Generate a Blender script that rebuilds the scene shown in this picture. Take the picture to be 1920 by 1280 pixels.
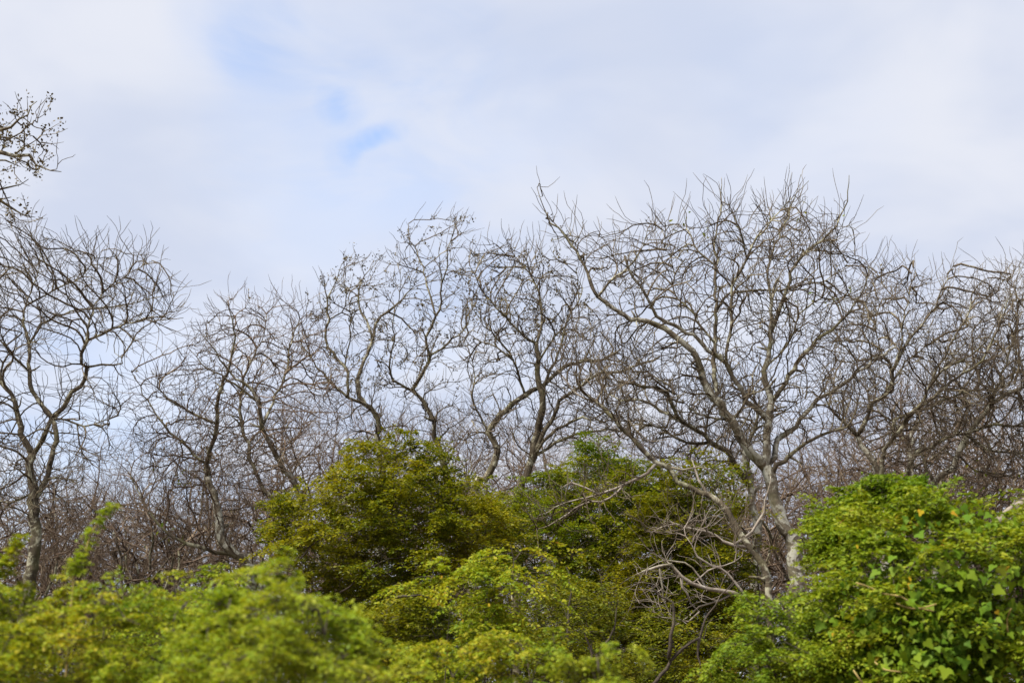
import bpy, math, random
import numpy as np
from mathutils import Matrix, Vector

for _o in list(bpy.data.objects):
    bpy.data.objects.remove(_o)
S = bpy.context.scene
COL = S.collection
SEED = 11
random.seed(SEED)

# ------------------------------------------------------------------ camera
PW, PH, LENS = 1920.0, 1280.0, 50.0
FPX = LENS / 36.0 * PW
CAM = np.array((0.0, 0.0, 1.8))
HORIZON = 1300.0
PITCH = math.atan((HORIZON - PH / 2) / FPX)
cam_d = bpy.data.cameras.new('camera')
cam = bpy.data.objects.new('camera', cam_d)
COL.objects.link(cam)
cam.location = CAM
cam.rotation_euler = (math.pi / 2 + PITCH, 0, 0)
cam_d.lens = LENS
cam_d.sensor_width = 36.0
cam_d.clip_start = 0.1
cam_d.clip_end = 3000
cam_d.dof.use_dof = True
cam_d.dof.focus_distance = 22.0
cam_d.dof.aperture_fstop = 2.0
S.camera = cam

# ------------------------------------------------------------------ sky, sun, exposure
SUN_EL, SUN_AZ = math.radians(56), math.radians(-128)      # azimuth clockwise from +Y: high, behind the camera, left
sun_dir = Vector((math.cos(SUN_EL) * math.sin(SUN_AZ), math.cos(SUN_EL) * math.cos(SUN_AZ), math.sin(SUN_EL)))
sun_d = bpy.data.lights.new('sun', 'SUN')
sun_d.energy = 4.3
sun_d.angle = math.radians(15)
sun_d.color = (1.0, 0.95, 0.86)
sun = bpy.data.objects.new('sun', sun_d)
COL.objects.link(sun)
sun.rotation_euler = sun_dir.to_track_quat('Z', 'Y').to_euler()
sun.location = (0, 0, 60)

S.view_settings.view_transform = 'Standard'
S.view_settings.look = 'None'
S.view_settings.gamma = 1
S.view_settings.use_curve_mapping = False
S.view_settings.exposure = 1.2


def px_dir(px, py):
    x = (px - PW / 2) / FPX
    u = (PH / 2 - py) / FPX
    c, s = math.cos(PITCH), math.sin(PITCH)
    d = np.stack([np.asarray(x) + 0 * np.asarray(u), c - s * np.asarray(u) + 0 * np.asarray(x),
                  s + c * np.asarray(u) + 0 * np.asarray(x)], -1)
    return d


def at(px, py, Y):
    """world point seen at photo pixel (px, py) that lies Y metres ahead"""
    d = px_dir(np.asarray(px, float), np.asarray(py, float))
    return CAM + d * (np.asarray(Y, float) / d[..., 1])[..., None]


def gxz(px, Y):
    return float(at(px, HORIZON - 40, Y)[0])


def build_world():
    w = bpy.data.worlds.new('World')
    S.world = w
    w.use_nodes = True
    nt = w.node_tree
    nt.nodes.clear()
    N, L = nt.nodes.new, nt.links.new
    out = N('ShaderNodeOutputWorld')
    mixs = N('ShaderNodeMixShader')
    sky = N('ShaderNodeTexSky')
    sky.sky_type = 'NISHITA'
    sky.sun_disc = False
    sky.sun_elevation = SUN_EL
    sky.sun_rotation = SUN_AZ
    sky.altitude = 10
    sky.air_density = 1.0
    sky.dust_density = 0.3
    sky.ozone_density = 6.0
    b1 = N('ShaderNodeBackground'); b1.inputs[1].default_value = 0.12
    L(sky.outputs[0], b1.inputs[0])
    b2 = N('ShaderNodeBackground'); b2.inputs[1].default_value = 0.402
    tc = N('ShaderNodeTexCoord')
    sep = N('ShaderNodeSeparateXYZ'); L(tc.outputs['Generated'], sep.inputs[0])

    def m(op, a, b=None, clamp=False):
        n = N('ShaderNodeMath'); n.operation = op; n.use_clamp = clamp
        for i, v in enumerate((a, b)):
            if v is None: continue
            if isinstance(v, (int, float)): n.inputs[i].default_value = v
            else: L(v, n.inputs[i])
        return n.outputs[0]

    def ramp(v, a, b, lo=0.0, hi=1.0):
        n = N('ShaderNodeMapRange'); n.interpolation_type = 'SMOOTHSTEP'
        L(v, n.inputs[0])
        for i, q in enumerate((a, b, lo, hi)): n.inputs[i + 1].default_value = q
        return n.outputs[0]
    # the cloud deck as a flat layer overhead: direction divided by height
    den = m('ADD', m('MAXIMUM', sep.outputs[2], 0.0), 0.22)
    cmb = N('ShaderNodeCombineXYZ')
    L(m('DIVIDE', sep.outputs[0], den), cmb.inputs[0]); L(m('DIVIDE', sep.outputs[1], den), cmb.inputs[1])
    cmb.inputs[2].default_value = 0.3

    def noise(scale, detail, rough, dist=0.0, off=(0, 0, 0)):
        mp = N('ShaderNodeMapping'); L(cmb.outputs[0], mp.inputs[0]); mp.inputs[1].default_value = off
        n = N('ShaderNodeTexNoise'); L(mp.outputs[0], n.inputs['Vector'])
        n.inputs['Scale'].default_value = scale; n.inputs['Detail'].default_value = detail
        n.inputs['Roughness'].default_value = rough; n.inputs['Distortion'].default_value = dist
        return n.outputs[0]
    n_big = noise(1.1, 3, 0.5, 0.3, (3.1, 0.4, 0))
    n_mid = noise(3.0, 4, 0.5, 0.3, (1.7, 5.2, 0))
    n_gap = noise(5.0, 5, 0.55, 0.6, (0.2, 2.2, 0))
    # warped direction for the thin places in the cloud
    nw = N('ShaderNodeTexNoise'); L(tc.outputs['Generated'], nw.inputs['Vector'])
    nw.inputs['Scale'].default_value = 9; nw.inputs['Detail'].default_value = 4
    vs = N('ShaderNodeVectorMath'); vs.operation = 'SUBTRACT'; L(nw.outputs['Color'], vs.inputs[0]); vs.inputs[1].default_value = (.5, .5, .5)
    vm = N('ShaderNodeVectorMath'); vm.operation = 'SCALE'; L(vs.outputs[0], vm.inputs[0]); vm.inputs[3].default_value = 0.035
    va = N('ShaderNodeVectorMath'); va.operation = 'ADD'; L(tc.outputs['Generated'], va.inputs[0]); L(vm.outputs[0], va.inputs[1])
    vn = N('ShaderNodeVectorMath'); vn.operation = 'NORMALIZE'; L(va.outputs[0], vn.inputs[0])
    gap = None
    for px, py, rad, amp in ((742, 255, 16, .20), (726, 259, 17, .28), (709, 264, 18, .31), (692, 270, 18, .29), (675, 277, 18, .25), (659, 285, 19, .22), (640, 298, 26, .18), (655, 216, 28, .24), (625, 214, 26, .24), (680, 165, 60, .16), (620, 300, 70, .10),
                             (480, 70, 70, .22), (560, 120, 110, .20), (640, 190, 240, .25), (800, 55, 110, .20),
                             (900, 260, 190, .15), (1500, 215, 150, .07), (700, 640, 260, .10), (1250, 110, 200, .05),
                             (160, 850, 240, .24), (880, 640, 150, .06), (1480, 590, 200, .05), (430, 20, 90, .14)):
        c = px_dir(px, py); c = c / np.linalg.norm(c)
        dt = N('ShaderNodeVectorMath'); dt.operation = 'DOT_PRODUCT'
        L(vn.outputs[0], dt.inputs[0]); dt.inputs[1].default_value = tuple(c)
        ca = math.cos(math.atan(rad * 1.6 / FPX))
        g = ramp(dt.outputs['Value'], ca, 1.0, 0.0, amp * .58)
        gap = g if gap is None else m('ADD', gap, g)
    gap = m('MULTIPLY', gap, ramp(n_gap, 0.32, 0.66, 0.45, 1.45))
    gen = ramp(n_big, 0.56, 0.85, 0.0, 0.25)
    gap = m('MINIMUM', m('ADD', gap, gen), 0.92)
    mixc = N('ShaderNodeMix'); mixc.data_type = 'RGBA'
    mixc.inputs[6].default_value = (0.70, 0.765, 0.935, 1)
    mixc.inputs[7].default_value = (0.87, 0.90, 1.0, 1)
    L(ramp(n_mid, 0.3, 0.7), mixc.inputs[0])
    L(mixc.outputs[2], b2.inputs[0])
    L(gap, mixs.inputs[0]); L(b2.outputs[0], mixs.inputs[1]); L(b1.outputs[0], mixs.inputs[2])
    L(mixs.outputs[0], out.inputs[0])


build_world()


# ------------------------------------------------------------------ materials
def mat_base(name):
    m = bpy.data.materials.new(name)
    m.use_nodes = True
    nt = m.node_tree
    b = nt.nodes['Principled BSDF']
    return m, nt, b


def noise_node(nt, scale, detail=3, rough=.55, coord='Object', dist=0.0):
    tc = nt.nodes.new('ShaderNodeTexCoord')
    n = nt.nodes.new('ShaderNodeTexNoise')
    nt.links.new(tc.outputs[coord], n.inputs['Vector'])
    n.inputs['Scale'].default_value = scale
    n.inputs['Detail'].default_value = detail
    n.inputs['Roughness'].default_value = rough
    n.inputs['Distortion'].default_value = dist
    return n.outputs['Fac']


def ramp_node(nt, v, stops):
    r = nt.nodes.new('ShaderNodeValToRGB')
    el = r.color_ramp.elements
    while len(el) < len(stops): el.new(0.5)
    for e, (p, c) in zip(el, stops):
        e.position = p; e.color = (*c, 1)
    nt.links.new(v, r.inputs[0])
    return r.outputs[0]


def mix_node(nt, f, a, b, mode='MIX'):
    n = nt.nodes.new('ShaderNodeMix'); n.data_type = 'RGBA'; n.blend_type = mode
    for i, v in ((0, f), (6, a), (7, b)):
        if isinstance(v, (int, float)): n.inputs[i].default_value = v
        elif isinstance(v, tuple): n.inputs[i].default_value = (*v, 1)
        else: nt.links.new(v, n.inputs[i])
    return n.outputs[2]


def bark(name, dark, mid, pale, lichen, lo=.5, hi=.62, bump=.5):
    m, nt, b = mat_base(name)
    c = ramp_node(nt, noise_node(nt, 7, 5, .65, dist=.4), [(.3, dark), (.5, mid), (.72, pale)])
    f = nt.nodes.new('ShaderNodeMapRange')
    nt.links.new(noise_node(nt, 3.8, 6, .68, dist=1.0), f.inputs[0])
    f.inputs[1].default_value = lo; f.inputs[2].default_value = hi
    c = mix_node(nt, f.outputs[0], c, lichen)
    g = nt.nodes.new('ShaderNodeMapRange')
    nt.links.new(noise_node(nt, 2.1, 3, .6), g.inputs[0])
    g.inputs[1].default_value = .52; g.inputs[2].default_value = .7; g.inputs[4].default_value = .55
    c = mix_node(nt, g.outputs[0], c, (0.105, 0.105, 0.035))       # green film of algae
    nt.links.new(c, b.inputs['Base Color'])
    b.inputs['Roughness'].default_value = .9
    bp = nt.nodes.new('ShaderNodeBump'); bp.inputs['Strength'].default_value = bump; bp.inputs['Distance'].default_value = .03
    nt.links.new(noise_node(nt, 28, 4, .7), bp.inputs['Height'])
    nt.links.new(bp.outputs[0], b.inputs['Normal'])
    return m


M = {}
M['bark'] = bark('bark_grey', (.035, .026, .016), (.105, .084, .055), (.21, .18, .13), (.35, .34, .28), .50, .57)
M['limb'] = bark('bark_limb', (.022, .015, .008), (.062, .046, .026), (.13, .108, .068), (.31, .295, .21), .53, .60)
M['dead'] = bark('bark_bleached', (.08, .06, .045), (.17, .14, .11), (.28, .25, .21), (.36, .34, .30), .57, .7)
M['stem'] = bark('bark_stem', (.018, .012, .008), (.040, .028, .018), (.075, .055, .038), (.12, .10, .07), .62, .75)


def twig_mat(name, a, b_, c_):
    m, nt, b = mat_base(name)
    gi = nt.nodes.new('ShaderNodeNewGeometry')
    c = ramp_node(nt, noise_node(nt, 1.9, 4, .7), [(.3, a), (.52, b_), (.75, c_)])
    nt.links.new(c, b.inputs['Base Color'])
    b.inputs['Roughness'].default_value = .85
    return m


M['twig'] = twig_mat('twig_brown', (.024, .015, .007), (.060, .040, .020), (.235, .205, .13))
M['twig_far'] = twig_mat('twig_far', (.032, .018, .009), (.076, .045, .024), (.23, .18, .115))
M['twig_dead'] = twig_mat('twig_bleached', (.08, .06, .045), (.15, .12, .095), (.26, .23, .19))


def leaf_mat(name, cols, trans=.35, rough=.5, patch=1.2, patch_amt=.5):
    """leaf colours vary from leaf to leaf and, slowly, from branch to branch"""
    m, nt, b = mat_base(name)
    N, L = nt.nodes.new, nt.links.new
    g = N('ShaderNodeNewGeometry'); oi = N('ShaderNodeObjectInfo')
    a = N('ShaderNodeMath'); a.operation = 'ADD'; L(g.outputs['Random Per Island'], a.inputs[0]); L(oi.outputs['Random'], a.inputs[1])
    fr = N('ShaderNodeMath'); fr.operation = 'FRACT'; L(a.outputs[0], fr.inputs[0])
    tc = N('ShaderNodeTexCoord')
    n = N('ShaderNodeTexNoise'); n.inputs['Scale'].default_value = patch; n.inputs['Detail'].default_value = 2
    L(g.outputs['Position'], n.inputs['Vector'])
    mr = N('ShaderNodeMapRange'); L(n.outputs['Fac'], mr.inputs[0]); mr.inputs[1].default_value = .3; mr.inputs[2].default_value = .7
    mx = N('ShaderNodeMix'); mx.data_type = 'FLOAT'; mx.inputs[0].default_value = patch_amt
    L(fr.outputs[0], mx.inputs[2]); L(mr.outputs[0], mx.inputs[3])
    cols = list(cols) + [(.20, .11, .03)] if trans > .1 and cols[0][0] < .3 else list(cols)
    k = len(cols)
    c = ramp_node(nt, mx.outputs[0], [((i + .4) / (k - .6) if i < k - 2 or trans <= .1 else (.90 if i == k - 2 else .985), cc) for i, cc in enumerate(cols)])
    L(c, b.inputs['Base Color'])
    b.inputs['Roughness'].default_value = rough
    b.inputs['Specular IOR Level'].default_value = .14
    t = N('ShaderNodeBsdfTranslucent')
    L(mix_node(nt, 1.0, c, (1.25, 1.2, .6), 'MULTIPLY'), t.inputs[0])
    ms = N('ShaderNodeMixShader'); ms.inputs[0].default_value = trans
    out = nt.nodes['Material Output']
    L(b.outputs[0], ms.inputs[1]); L(t.outputs[0], ms.inputs[2]); L(ms.outputs[0], out.inputs[0])
    return m


M['leaf_olive'] = leaf_mat('leaf_olive', [(.045, .070, .004), (.088, .108, .004), (.150, .152, .005), (.215, .185, .006)], patch=.9)
M['leaf_green'] = leaf_mat('leaf_green', [(.040, .080, .005), (.085, .125, .005), (.14, .165, .006), (.20, .185, .008)], patch=.9)
M['leaf_dull'] = leaf_mat('leaf_dull', [(.045, .065, .004), (.080, .098, .005), (.130, .135, .006), (.18, .155, .008)], patch=1.0)
M['leaf_hedge'] = leaf_mat('leaf_hedge', [(.075, .135, .007), (.125, .185, .009), (.185, .235, .011), (.25, .265, .014), (.32, .26, .018)], patch=1.5)
M['leaf_hedge_bright'] = leaf_mat('leaf_hedge_bright', [(.105, .17, .010), (.16, .23, .014), (.225, .275, .018), (.30, .295, .022)], patch=1.5)
M['leaf_vine'] = leaf_mat('leaf_vine', [(.045, .10, .006), (.08, .15, .008), (.12, .19, .010), (.175, .225, .013)], patch=1.6, rough=.6)
M['leaf_small'] = leaf_mat('leaf_small', [(.07, .125, .009), (.115, .175, .011), (.17, .22, .013), (.23, .245, .016)], patch=1.4)
M['leaf_yellow'] = leaf_mat('leaf_yellow', [(.34, .20, .010), (.38, .27, .014), (.28, .13, .010)], patch=3)
M['seed'] = leaf_mat('seed_clump', [(.06, .045, .02), (.1, .075, .03), (.13, .11, .045)], trans=.05)


# ------------------------------------------------------------------ mesh helpers
def mesh_from(name, v, f):
    """v (n,3) float, f list of equal-width int arrays"""
    me = bpy.data.meshes.new(name)
    fs = [np.asarray(a, np.int32) for a in (f if isinstance(f, list) else [f]) if len(a)]
    me.vertices.add(len(v))
    me.vertices.foreach_set('co', np.ascontiguousarray(v, np.float32).ravel())
    idx = np.concatenate([a.ravel() for a in fs])
    tot = np.concatenate([np.full(len(a), a.shape[1], np.int32) for a in fs])
    st = np.concatenate([[0], np.cumsum(tot)[:-1]]).astype(np.int32)
    me.loops.add(len(idx)); me.loops.foreach_set('vertex_index', idx)
    me.polygons.add(len(tot)); me.polygons.foreach_set('loop_start', st); me.polygons.foreach_set('loop_total', tot)
    me.update(calc_edges=True)
    return me


def smooth(me):
    me.polygons.foreach_set('use_smooth', np.ones(len(me.polygons), bool))
    return me


def link(name, me, mat, parent=None, kind=None):
    o = bpy.data.objects.new(name, me)
    COL.objects.link(o)
    if mat is not None and not me.materials: me.materials.append(mat)
    if parent is not None: o.parent = parent
    if kind: o['kind'] = kind
    return o


def thing(name, loc, label, cat, group=None):
    o = bpy.data.objects.new(name, None)
    o.empty_display_size = .3
    COL.objects.link(o)
    o.location = loc
    o['label'] = label; o['category'] = cat
    if group: o['group'] = group
    return o


def norm(a):
    return a / np.maximum(np.linalg.norm(a, axis=-1, keepdims=True), 1e-9)


def frames(t):
    ref = np.tile(np.array((.23, .93, .28)), (len(t), 1))
    u = norm(np.cross(t, ref)); w = np.cross(t, u)
    return u, w


def tube(pts, rad, k=8, rng=None, knob=.08):
    """one swept, slightly knobbly limb with closed ends"""
    pts = np.asarray(pts, float); rad = np.asarray(rad, float)
    n = len(pts)
    t = norm(np.gradient(pts, axis=0))
    u, w = frames(t)
    a = np.arange(k) / k * 2 * math.pi
    r = rad[:, None] * np.ones((1, k))
    if rng is not None: r = r * (1 + knob * rng.normal(size=(n, k)))
    v = pts[:, None] + r[..., None] * (np.cos(a)[None, :, None] * u[:, None] + np.sin(a)[None, :, None] * w[:, None])
    v = np.concatenate([v.reshape(-1, 3), pts[:1], pts[-1:] + t[-1:] * rad[-1]])
    i = np.arange(n - 1)[:, None] * k; j = np.arange(k)[None]; j2 = (j + 1) % k
    q = np.stack([i + j, i + j2, i + k + j2, i + k + j], -1).reshape(-1, 4)
    jj = np.arange(k); j2 = (jj + 1) % k
    c0 = np.stack([np.full(k, n * k), j2, jj], -1)
    c1 = np.stack([np.full(k, n * k + 1), (n - 1) * k + jj, (n - 1) * k + j2], -1)
    return v, [q, np.concatenate([c0, c1])]


def segs_mesh(p0, p1, r0, r1, t0, t1, k=3):
    """many thin twig segments at once"""
    n = len(p0)
    u0, w0 = frames(t0); u1, w1 = frames(t1)
    a = np.arange(k) / k * 2 * math.pi
    ca, sa = np.cos(a)[None, :, None], np.sin(a)[None, :, None]
    v0 = p0[:, None] + r0[:, None, None] * (ca * u0[:, None] + sa * w0[:, None])
    v1 = p1[:, None] + r1[:, None, None] * (ca * u1[:, None] + sa * w1[:, None])
    v = np.concatenate([v0, v1], 1).reshape(-1, 3)
    b = np.arange(n)[:, None] * 2 * k; j = np.arange(k)[None]; j2 = (j + 1) % k
    q = np.stack([b + j, b + j2, b + k + j2, b + k + j], -1).reshape(-1, 4)
    return v, q


def catmull(p, step):
    p = np.asarray(p, float)
    P = np.concatenate([2 * p[:1] - p[1:2], p, 2 * p[-1:] - p[-2:-1]])
    out = []
    for i in range(1, len(P) - 2):
        n = max(1, int(round(np.linalg.norm(P[i + 1] - P[i]) / step)))
        t = (np.arange(n) / n)[:, None]
        a, b, c, d = P[i - 1], P[i], P[i + 1], P[i + 2]
        out.append(.5 * (2 * b + (c - a) * t + (2 * a - 5 * b + 4 * c - d) * t ** 2 + (-a + 3 * b - 3 * c + d) * t ** 3))
    out.append(p[-1:])
    return np.concatenate(out)


# ------------------------------------------------------------------ growth
def poly_sample(poly, n, rng):
    poly = np.asarray(poly, float)
    lo, hi = poly.min(0), poly.max(0)
    out = np.zeros((0, 2)); dd = np.zeros(0)
    a, b = poly, np.roll(poly, -1, 0)
    while len(out) < n:
        q = lo + rng.random((n * 2, 2)) * (hi - lo)
        ins = np.zeros(len(q), bool)
        for (x0, y0), (x1, y1) in zip(a, b):
            c = (y0 > q[:, 1]) != (y1 > q[:, 1])
            ins ^= c & (q[:, 0] < (x1 - x0) * (q[:, 1] - y0) / (y1 - y0 + 1e-9) + x0)
        q = q[ins]
        ab = b - a
        t = np.clip(((q[:, None] - a[None]) * ab[None]).sum(-1) / (ab * ab).sum(-1)[None], 0, 1)
        d = np.linalg.norm(q[:, None] - (a[None] + t[..., None] * ab[None]), axis=-1).min(1)
        out = np.concatenate([out, q]); dd = np.concatenate([dd, d])
    return out[:n], dd[:n]


def volume_sample(poly, Y, depth, n, rng, round_px=160, inset=0):
    q, d = poly_sample(poly, n * (3 if inset else 1), rng)
    if inset:
        inset = min(inset, .45 * d.max())
        ok = d > inset * (.3 + .9 * rng.random(len(d)))
        q, d = q[ok][:n], d[ok][:n] - inset * .5
        n = len(q)
    half = depth * np.sqrt(np.clip(.12 + d / round_px, 0, 1))
    return at(q[:, 0], q[:, 1], Y + (rng.random(n) * 2 - 1) * half)


def colonize(pos, par, att, step, di, dk, rng, trop=(0, 0, .12), jit=.24, maxit=160, inertia=.9, maxn=9000):
    pos = list(map(tuple, pos)); par = list(par)
    P = np.array(pos)
    A = att.copy()
    D = np.full(len(A), 1e9); I = np.zeros(len(A), int)
    for s in range(0, len(P), 512):
        d = np.linalg.norm(A[:, None] - P[None, s:s + 512], axis=-1)
        j = d.argmin(1); dm = d[np.arange(len(A)), j]
        up = dm < D; D[up] = dm[up]; I[up] = j[up] + s
    keep = D > dk * .6
    A, D, I = A[keep], D[keep], I[keep]
    kids = {}
    trop = np.array(trop)
    dirs = {}
    for it in range(maxit):
        act = D < di
        if not act.any():
            di *= 1.25
            if it > maxit * .7: break
            continue
        ids, inv = np.unique(I[act], return_inverse=True)
        sm = np.zeros((len(ids), 3))
        np.add.at(sm, inv, norm(A[act] - P[I[act]]))
        sm = norm(sm)
        pd = np.array([np.subtract(P[i], P[par[i]]) if par[i] >= 0 else (0, 0, 1) for i in ids], float)
        nd = norm(sm + inertia * norm(pd) + trop + jit * rng.normal(size=sm.shape))
        new, npar = [], []
        for i, p in zip(ids, P[ids] + nd * step):
            k = kids.setdefault(int(i), [])
            if len(k) >= 3 or any((p[0] - c[0]) ** 2 + (p[1] - c[1]) ** 2 + (p[2] - c[2]) ** 2 < (.45 * step) ** 2 for c in k):
                continue
            k.append(p); new.append(p); npar.append(int(i))
        if not new: break
        new = np.array(new)
        base = len(P)
        P = np.concatenate([P, new]); par += npar
        d = np.linalg.norm(A[:, None] - new[None], axis=-1)
        j = d.argmin(1); dm = d[np.arange(len(A)), j]
        up = dm < D; D[up] = dm[up]; I[up] = j[up] + base
        keep = D > dk
        A, D, I = A[keep], D[keep], I[keep]
        if not len(A) or len(P) > maxn: break
    return P, np.array(par)


def add_spurs(P, par, first, n, rng, length=(3, 6), step=.15, up=.22, out=.8):
    """side shoots that curve upward off the thin wood"""
    cand = np.arange(first, len(P))
    if not len(cand): return P, par
    nchild = np.bincount(par[par >= 0], minlength=len(P))
    wt = np.where(nchild[cand] == 0, 3.0, 1.0)
    src = rng.choice(cand, n, p=wt / wt.sum())
    pd = norm(P[src] - P[np.maximum(par[src], 0)])
    d = norm(pd + out * rng.normal(size=(n, 3)) * .7 + np.array((0, 0, .25)))
    cur = src.copy(); p = P[src].copy()
    ln = rng.integers(length[0], length[1] + 1, n)
    newP, newpar = [P], [par]
    base = len(P)
    for s in range(length[1]):
        a = np.nonzero(ln > s)[0]
        if not len(a): break
        d[a] = norm(d[a] + np.array((0, 0, up * .6)) + .22 * rng.normal(size=(len(a), 3)))
        p[a] = p[a] + d[a] * step
        newP.append(p[a].copy()); newpar.append(cur[a].copy())
        cur[a] = base + np.arange(len(a)); base += len(a)
    return np.concatenate(newP), np.concatenate(newpar)


def pipe_radii(P, par, tip, e=2.1, cap=None):
    n = len(P)
    acc = np.zeros(n)
    for i in range(n - 1, -1, -1):
        if acc[i] == 0: acc[i] = tip ** e
        if par[i] >= 0: acc[par[i]] += acc[i]
    r = acc ** (1 / e)
    if cap is not None: r = np.minimum(r, cap)
    return r


def wood_mesh(name, P, par, r, fixed, k=3, kthick=6, rthick=.03):
    """all grown (not traced) segments of one plant"""
    n = len(P)
    ch = np.arange(fixed, n)
    ch = ch[par[ch] >= 0]
    pa = par[ch]
    big = np.zeros(n) - 1; main = np.full(n, -1)
    for c, p in zip(ch, pa):
        if r[c] > big[p]: big[p] = r[c]; main[p] = c
    td = norm(P - P[np.maximum(par, 0)]); td[par < 0] = (0, 0, 1)
    tn = td.copy()
    hm = main >= 0
    tn[hm] = norm(td[hm] + td[main[hm]])
    ismain = (main[pa] == ch) & (pa >= fixed)
    t0 = np.where(ismain[:, None], tn[pa], td[ch]); t1 = tn[ch]
    r0 = np.where(ismain, r[pa], np.minimum(r[ch] * 1.25, r[pa])); r1 = r[ch]
    leafy = np.bincount(pa, minlength=n)[ch] == 0
    r1 = np.where(leafy, r1 * .45, r1)
    thick = r1 > rthick
    V, F, off = [], [], 0
    for msk, kk in ((~thick, k), (thick, kthick)):
        if not msk.any(): continue
        v, q = segs_mesh(P[pa][msk], P[ch][msk], r0[msk], r1[msk], t0[msk], t1[msk], kk)
        V.append(v); F.append(q + off); off += len(v)
    return smooth(mesh_from(name, np.concatenate(V), np.concatenate(F)))


# ------------------------------------------------------------------ leaves
def leaf_template(kind):
    if kind == 'small':       # folded lozenge
        v = np.array([(0, 0, 0), (.5, .3, .06), (1, 0, -.06), (.5, -.3, .06)])
        f = [np.array([(0, 2, 1), (0, 3, 2)])]
    elif kind == 'oval':
        v = np.array([(0, 0, 0), (.28, .27, .05), (.65, .25, .03), (1, 0, -.10), (.65, -.25, .03), (.28, -.27, .05)])
        f = [np.array([(0, 3, 2, 1), (0, 5, 4, 3)])]
    else:                     # broad three-lobed vine leaf with a heart-shaped base
        h = [(0, 0), (-.14, .16), (-.12, .36), (.06, .50), (.22, .52), (.36, .34), (.48, .27), (.72, .20), (1.0, 0)]
        rim = h + [(x, -y) for x, y in h[-2:0:-1]]
        v = np.array([(x, y, .10 * abs(y) - .10 * x * x - .10 * y * y) for x, y in rim] + [(.30, 0, .01)])
        n = len(rim)
        f = [np.array([(n, (i + 1) % n, i) for i in range(n)])]
    return v, f


TPL = {k: leaf_template(k) for k in ('small', 'oval', 'vine')}


def leaf_frames(x, up, rng, jit=.35):
    n = len(x)
    z = norm(up + jit * rng.normal(size=(n, 3)))
    x = norm(x)
    y = norm(np.cross(z, x)); z = np.cross(x, y)
    return np.stack([x, y, z], -1)          # columns are the axes


def leaves_mesh(name, pos, R, size, kind):
    v, f = TPL[kind]
    n, k = len(pos), len(v)
    V = np.einsum('nij,kj->nki', R, v) * size[:, None, None] + pos[:, None]
    F = (f[0][None] + (np.arange(n) * k)[:, None, None]).reshape(-1, f[0].shape[1])
    return smooth(mesh_from(name, V.reshape(-1, 3), F))


def sprays(base, d, L, m, size, rng, droop=.35, flat=1.0, face=None):
    """leafy shoots: m leaves in two ranks along each arching shoot"""
    n = len(base)
    t = ((np.arange(m) + .6) / m)[None, :, None]
    Lc = L[:, None, None]
    pos = base[:, None] + d[:, None] * Lc * t + np.array((0, 0, -1.)) * droop * Lc * t ** 2
    tan = norm(d[:, None] + np.array((0, 0, -2.)) * droop * t)
    side = np.where(np.arange(m) % 2 == 0, 1., -1.)[None, :, None]
    lat = norm(np.cross(np.array((0, 0, 1.)), tan) + 1e-4)
    x = .55 * tan + side * lat * .8 + .22 * rng.normal(size=(n, m, 3))
    up = np.tile(np.array((0, 0, flat)), (n, m, 1))
    if face is not None: up = up + face
    s = size * (1.05 - .4 * t[..., 0]) * (.65 + .6 * rng.random((n, m)))
    pos = pos + .15 * size * rng.normal(size=pos.shape)
    mid = base + d * L[:, None] * .5
    return pos.reshape(-1, 3), leaf_frames(x.reshape(-1, 3), up.reshape(-1, 3), rng), s.ravel()


def project(p):
    q = p - CAM
    c, s = math.cos(PITCH), math.sin(PITCH)
    f = q[:, 1] * c + q[:, 2] * s; u = -q[:, 1] * s + q[:, 2] * c
    return PW / 2 + FPX * q[:, 0] / f, PH / 2 - FPX * u / f, f


def frontmost(pos, cell, k, rng):
    """indices of up to k leaves that are the nearest to the camera in their cell of the view"""
    x, y, f = project(pos)
    ins = np.nonzero((x > -10) & (x < PW + 10) & (y > 0) & (y < PH + 10))[0]
    order = ins[np.argsort(f[ins])]
    seen, out = set(), []
    for i in order:
        c = (int(x[i] // cell), int(y[i] // cell))
        if c in seen: continue
        seen.add(c); out.append(i)
    out = np.array(out, int)
    return out if len(out) <= k else rng.choice(out, k, replace=False)


LEAF_ME = {}


def leaf_object(parent, R, p, s, kind, mat, label=None):
    key = (kind, mat.name)
    if key not in LEAF_ME:
        v, f = TPL[kind]
        me = smooth(mesh_from('leaf', v, f)); me.materials.append(mat); LEAF_ME[key] = me
    o = bpy.data.objects.new('leaf', LEAF_ME[key])
    COL.objects.link(o)
    o.parent = parent
    mt = Matrix.Identity(4)
    for i in range(3):
        for j in range(3): mt[i][j] = float(R[i, j]) * float(s)
        mt[i][3] = float(p[i])
    o.matrix_local = mt
    if label: o['label'] = label
    return o


# ------------------------------------------------------------------ the ground
def ground_z(x, y):
    return .12 * np.sin(x * .21 + 1.3) * np.cos(y * .17) + .07 * np.sin(x * .53 + y * .41)


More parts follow.
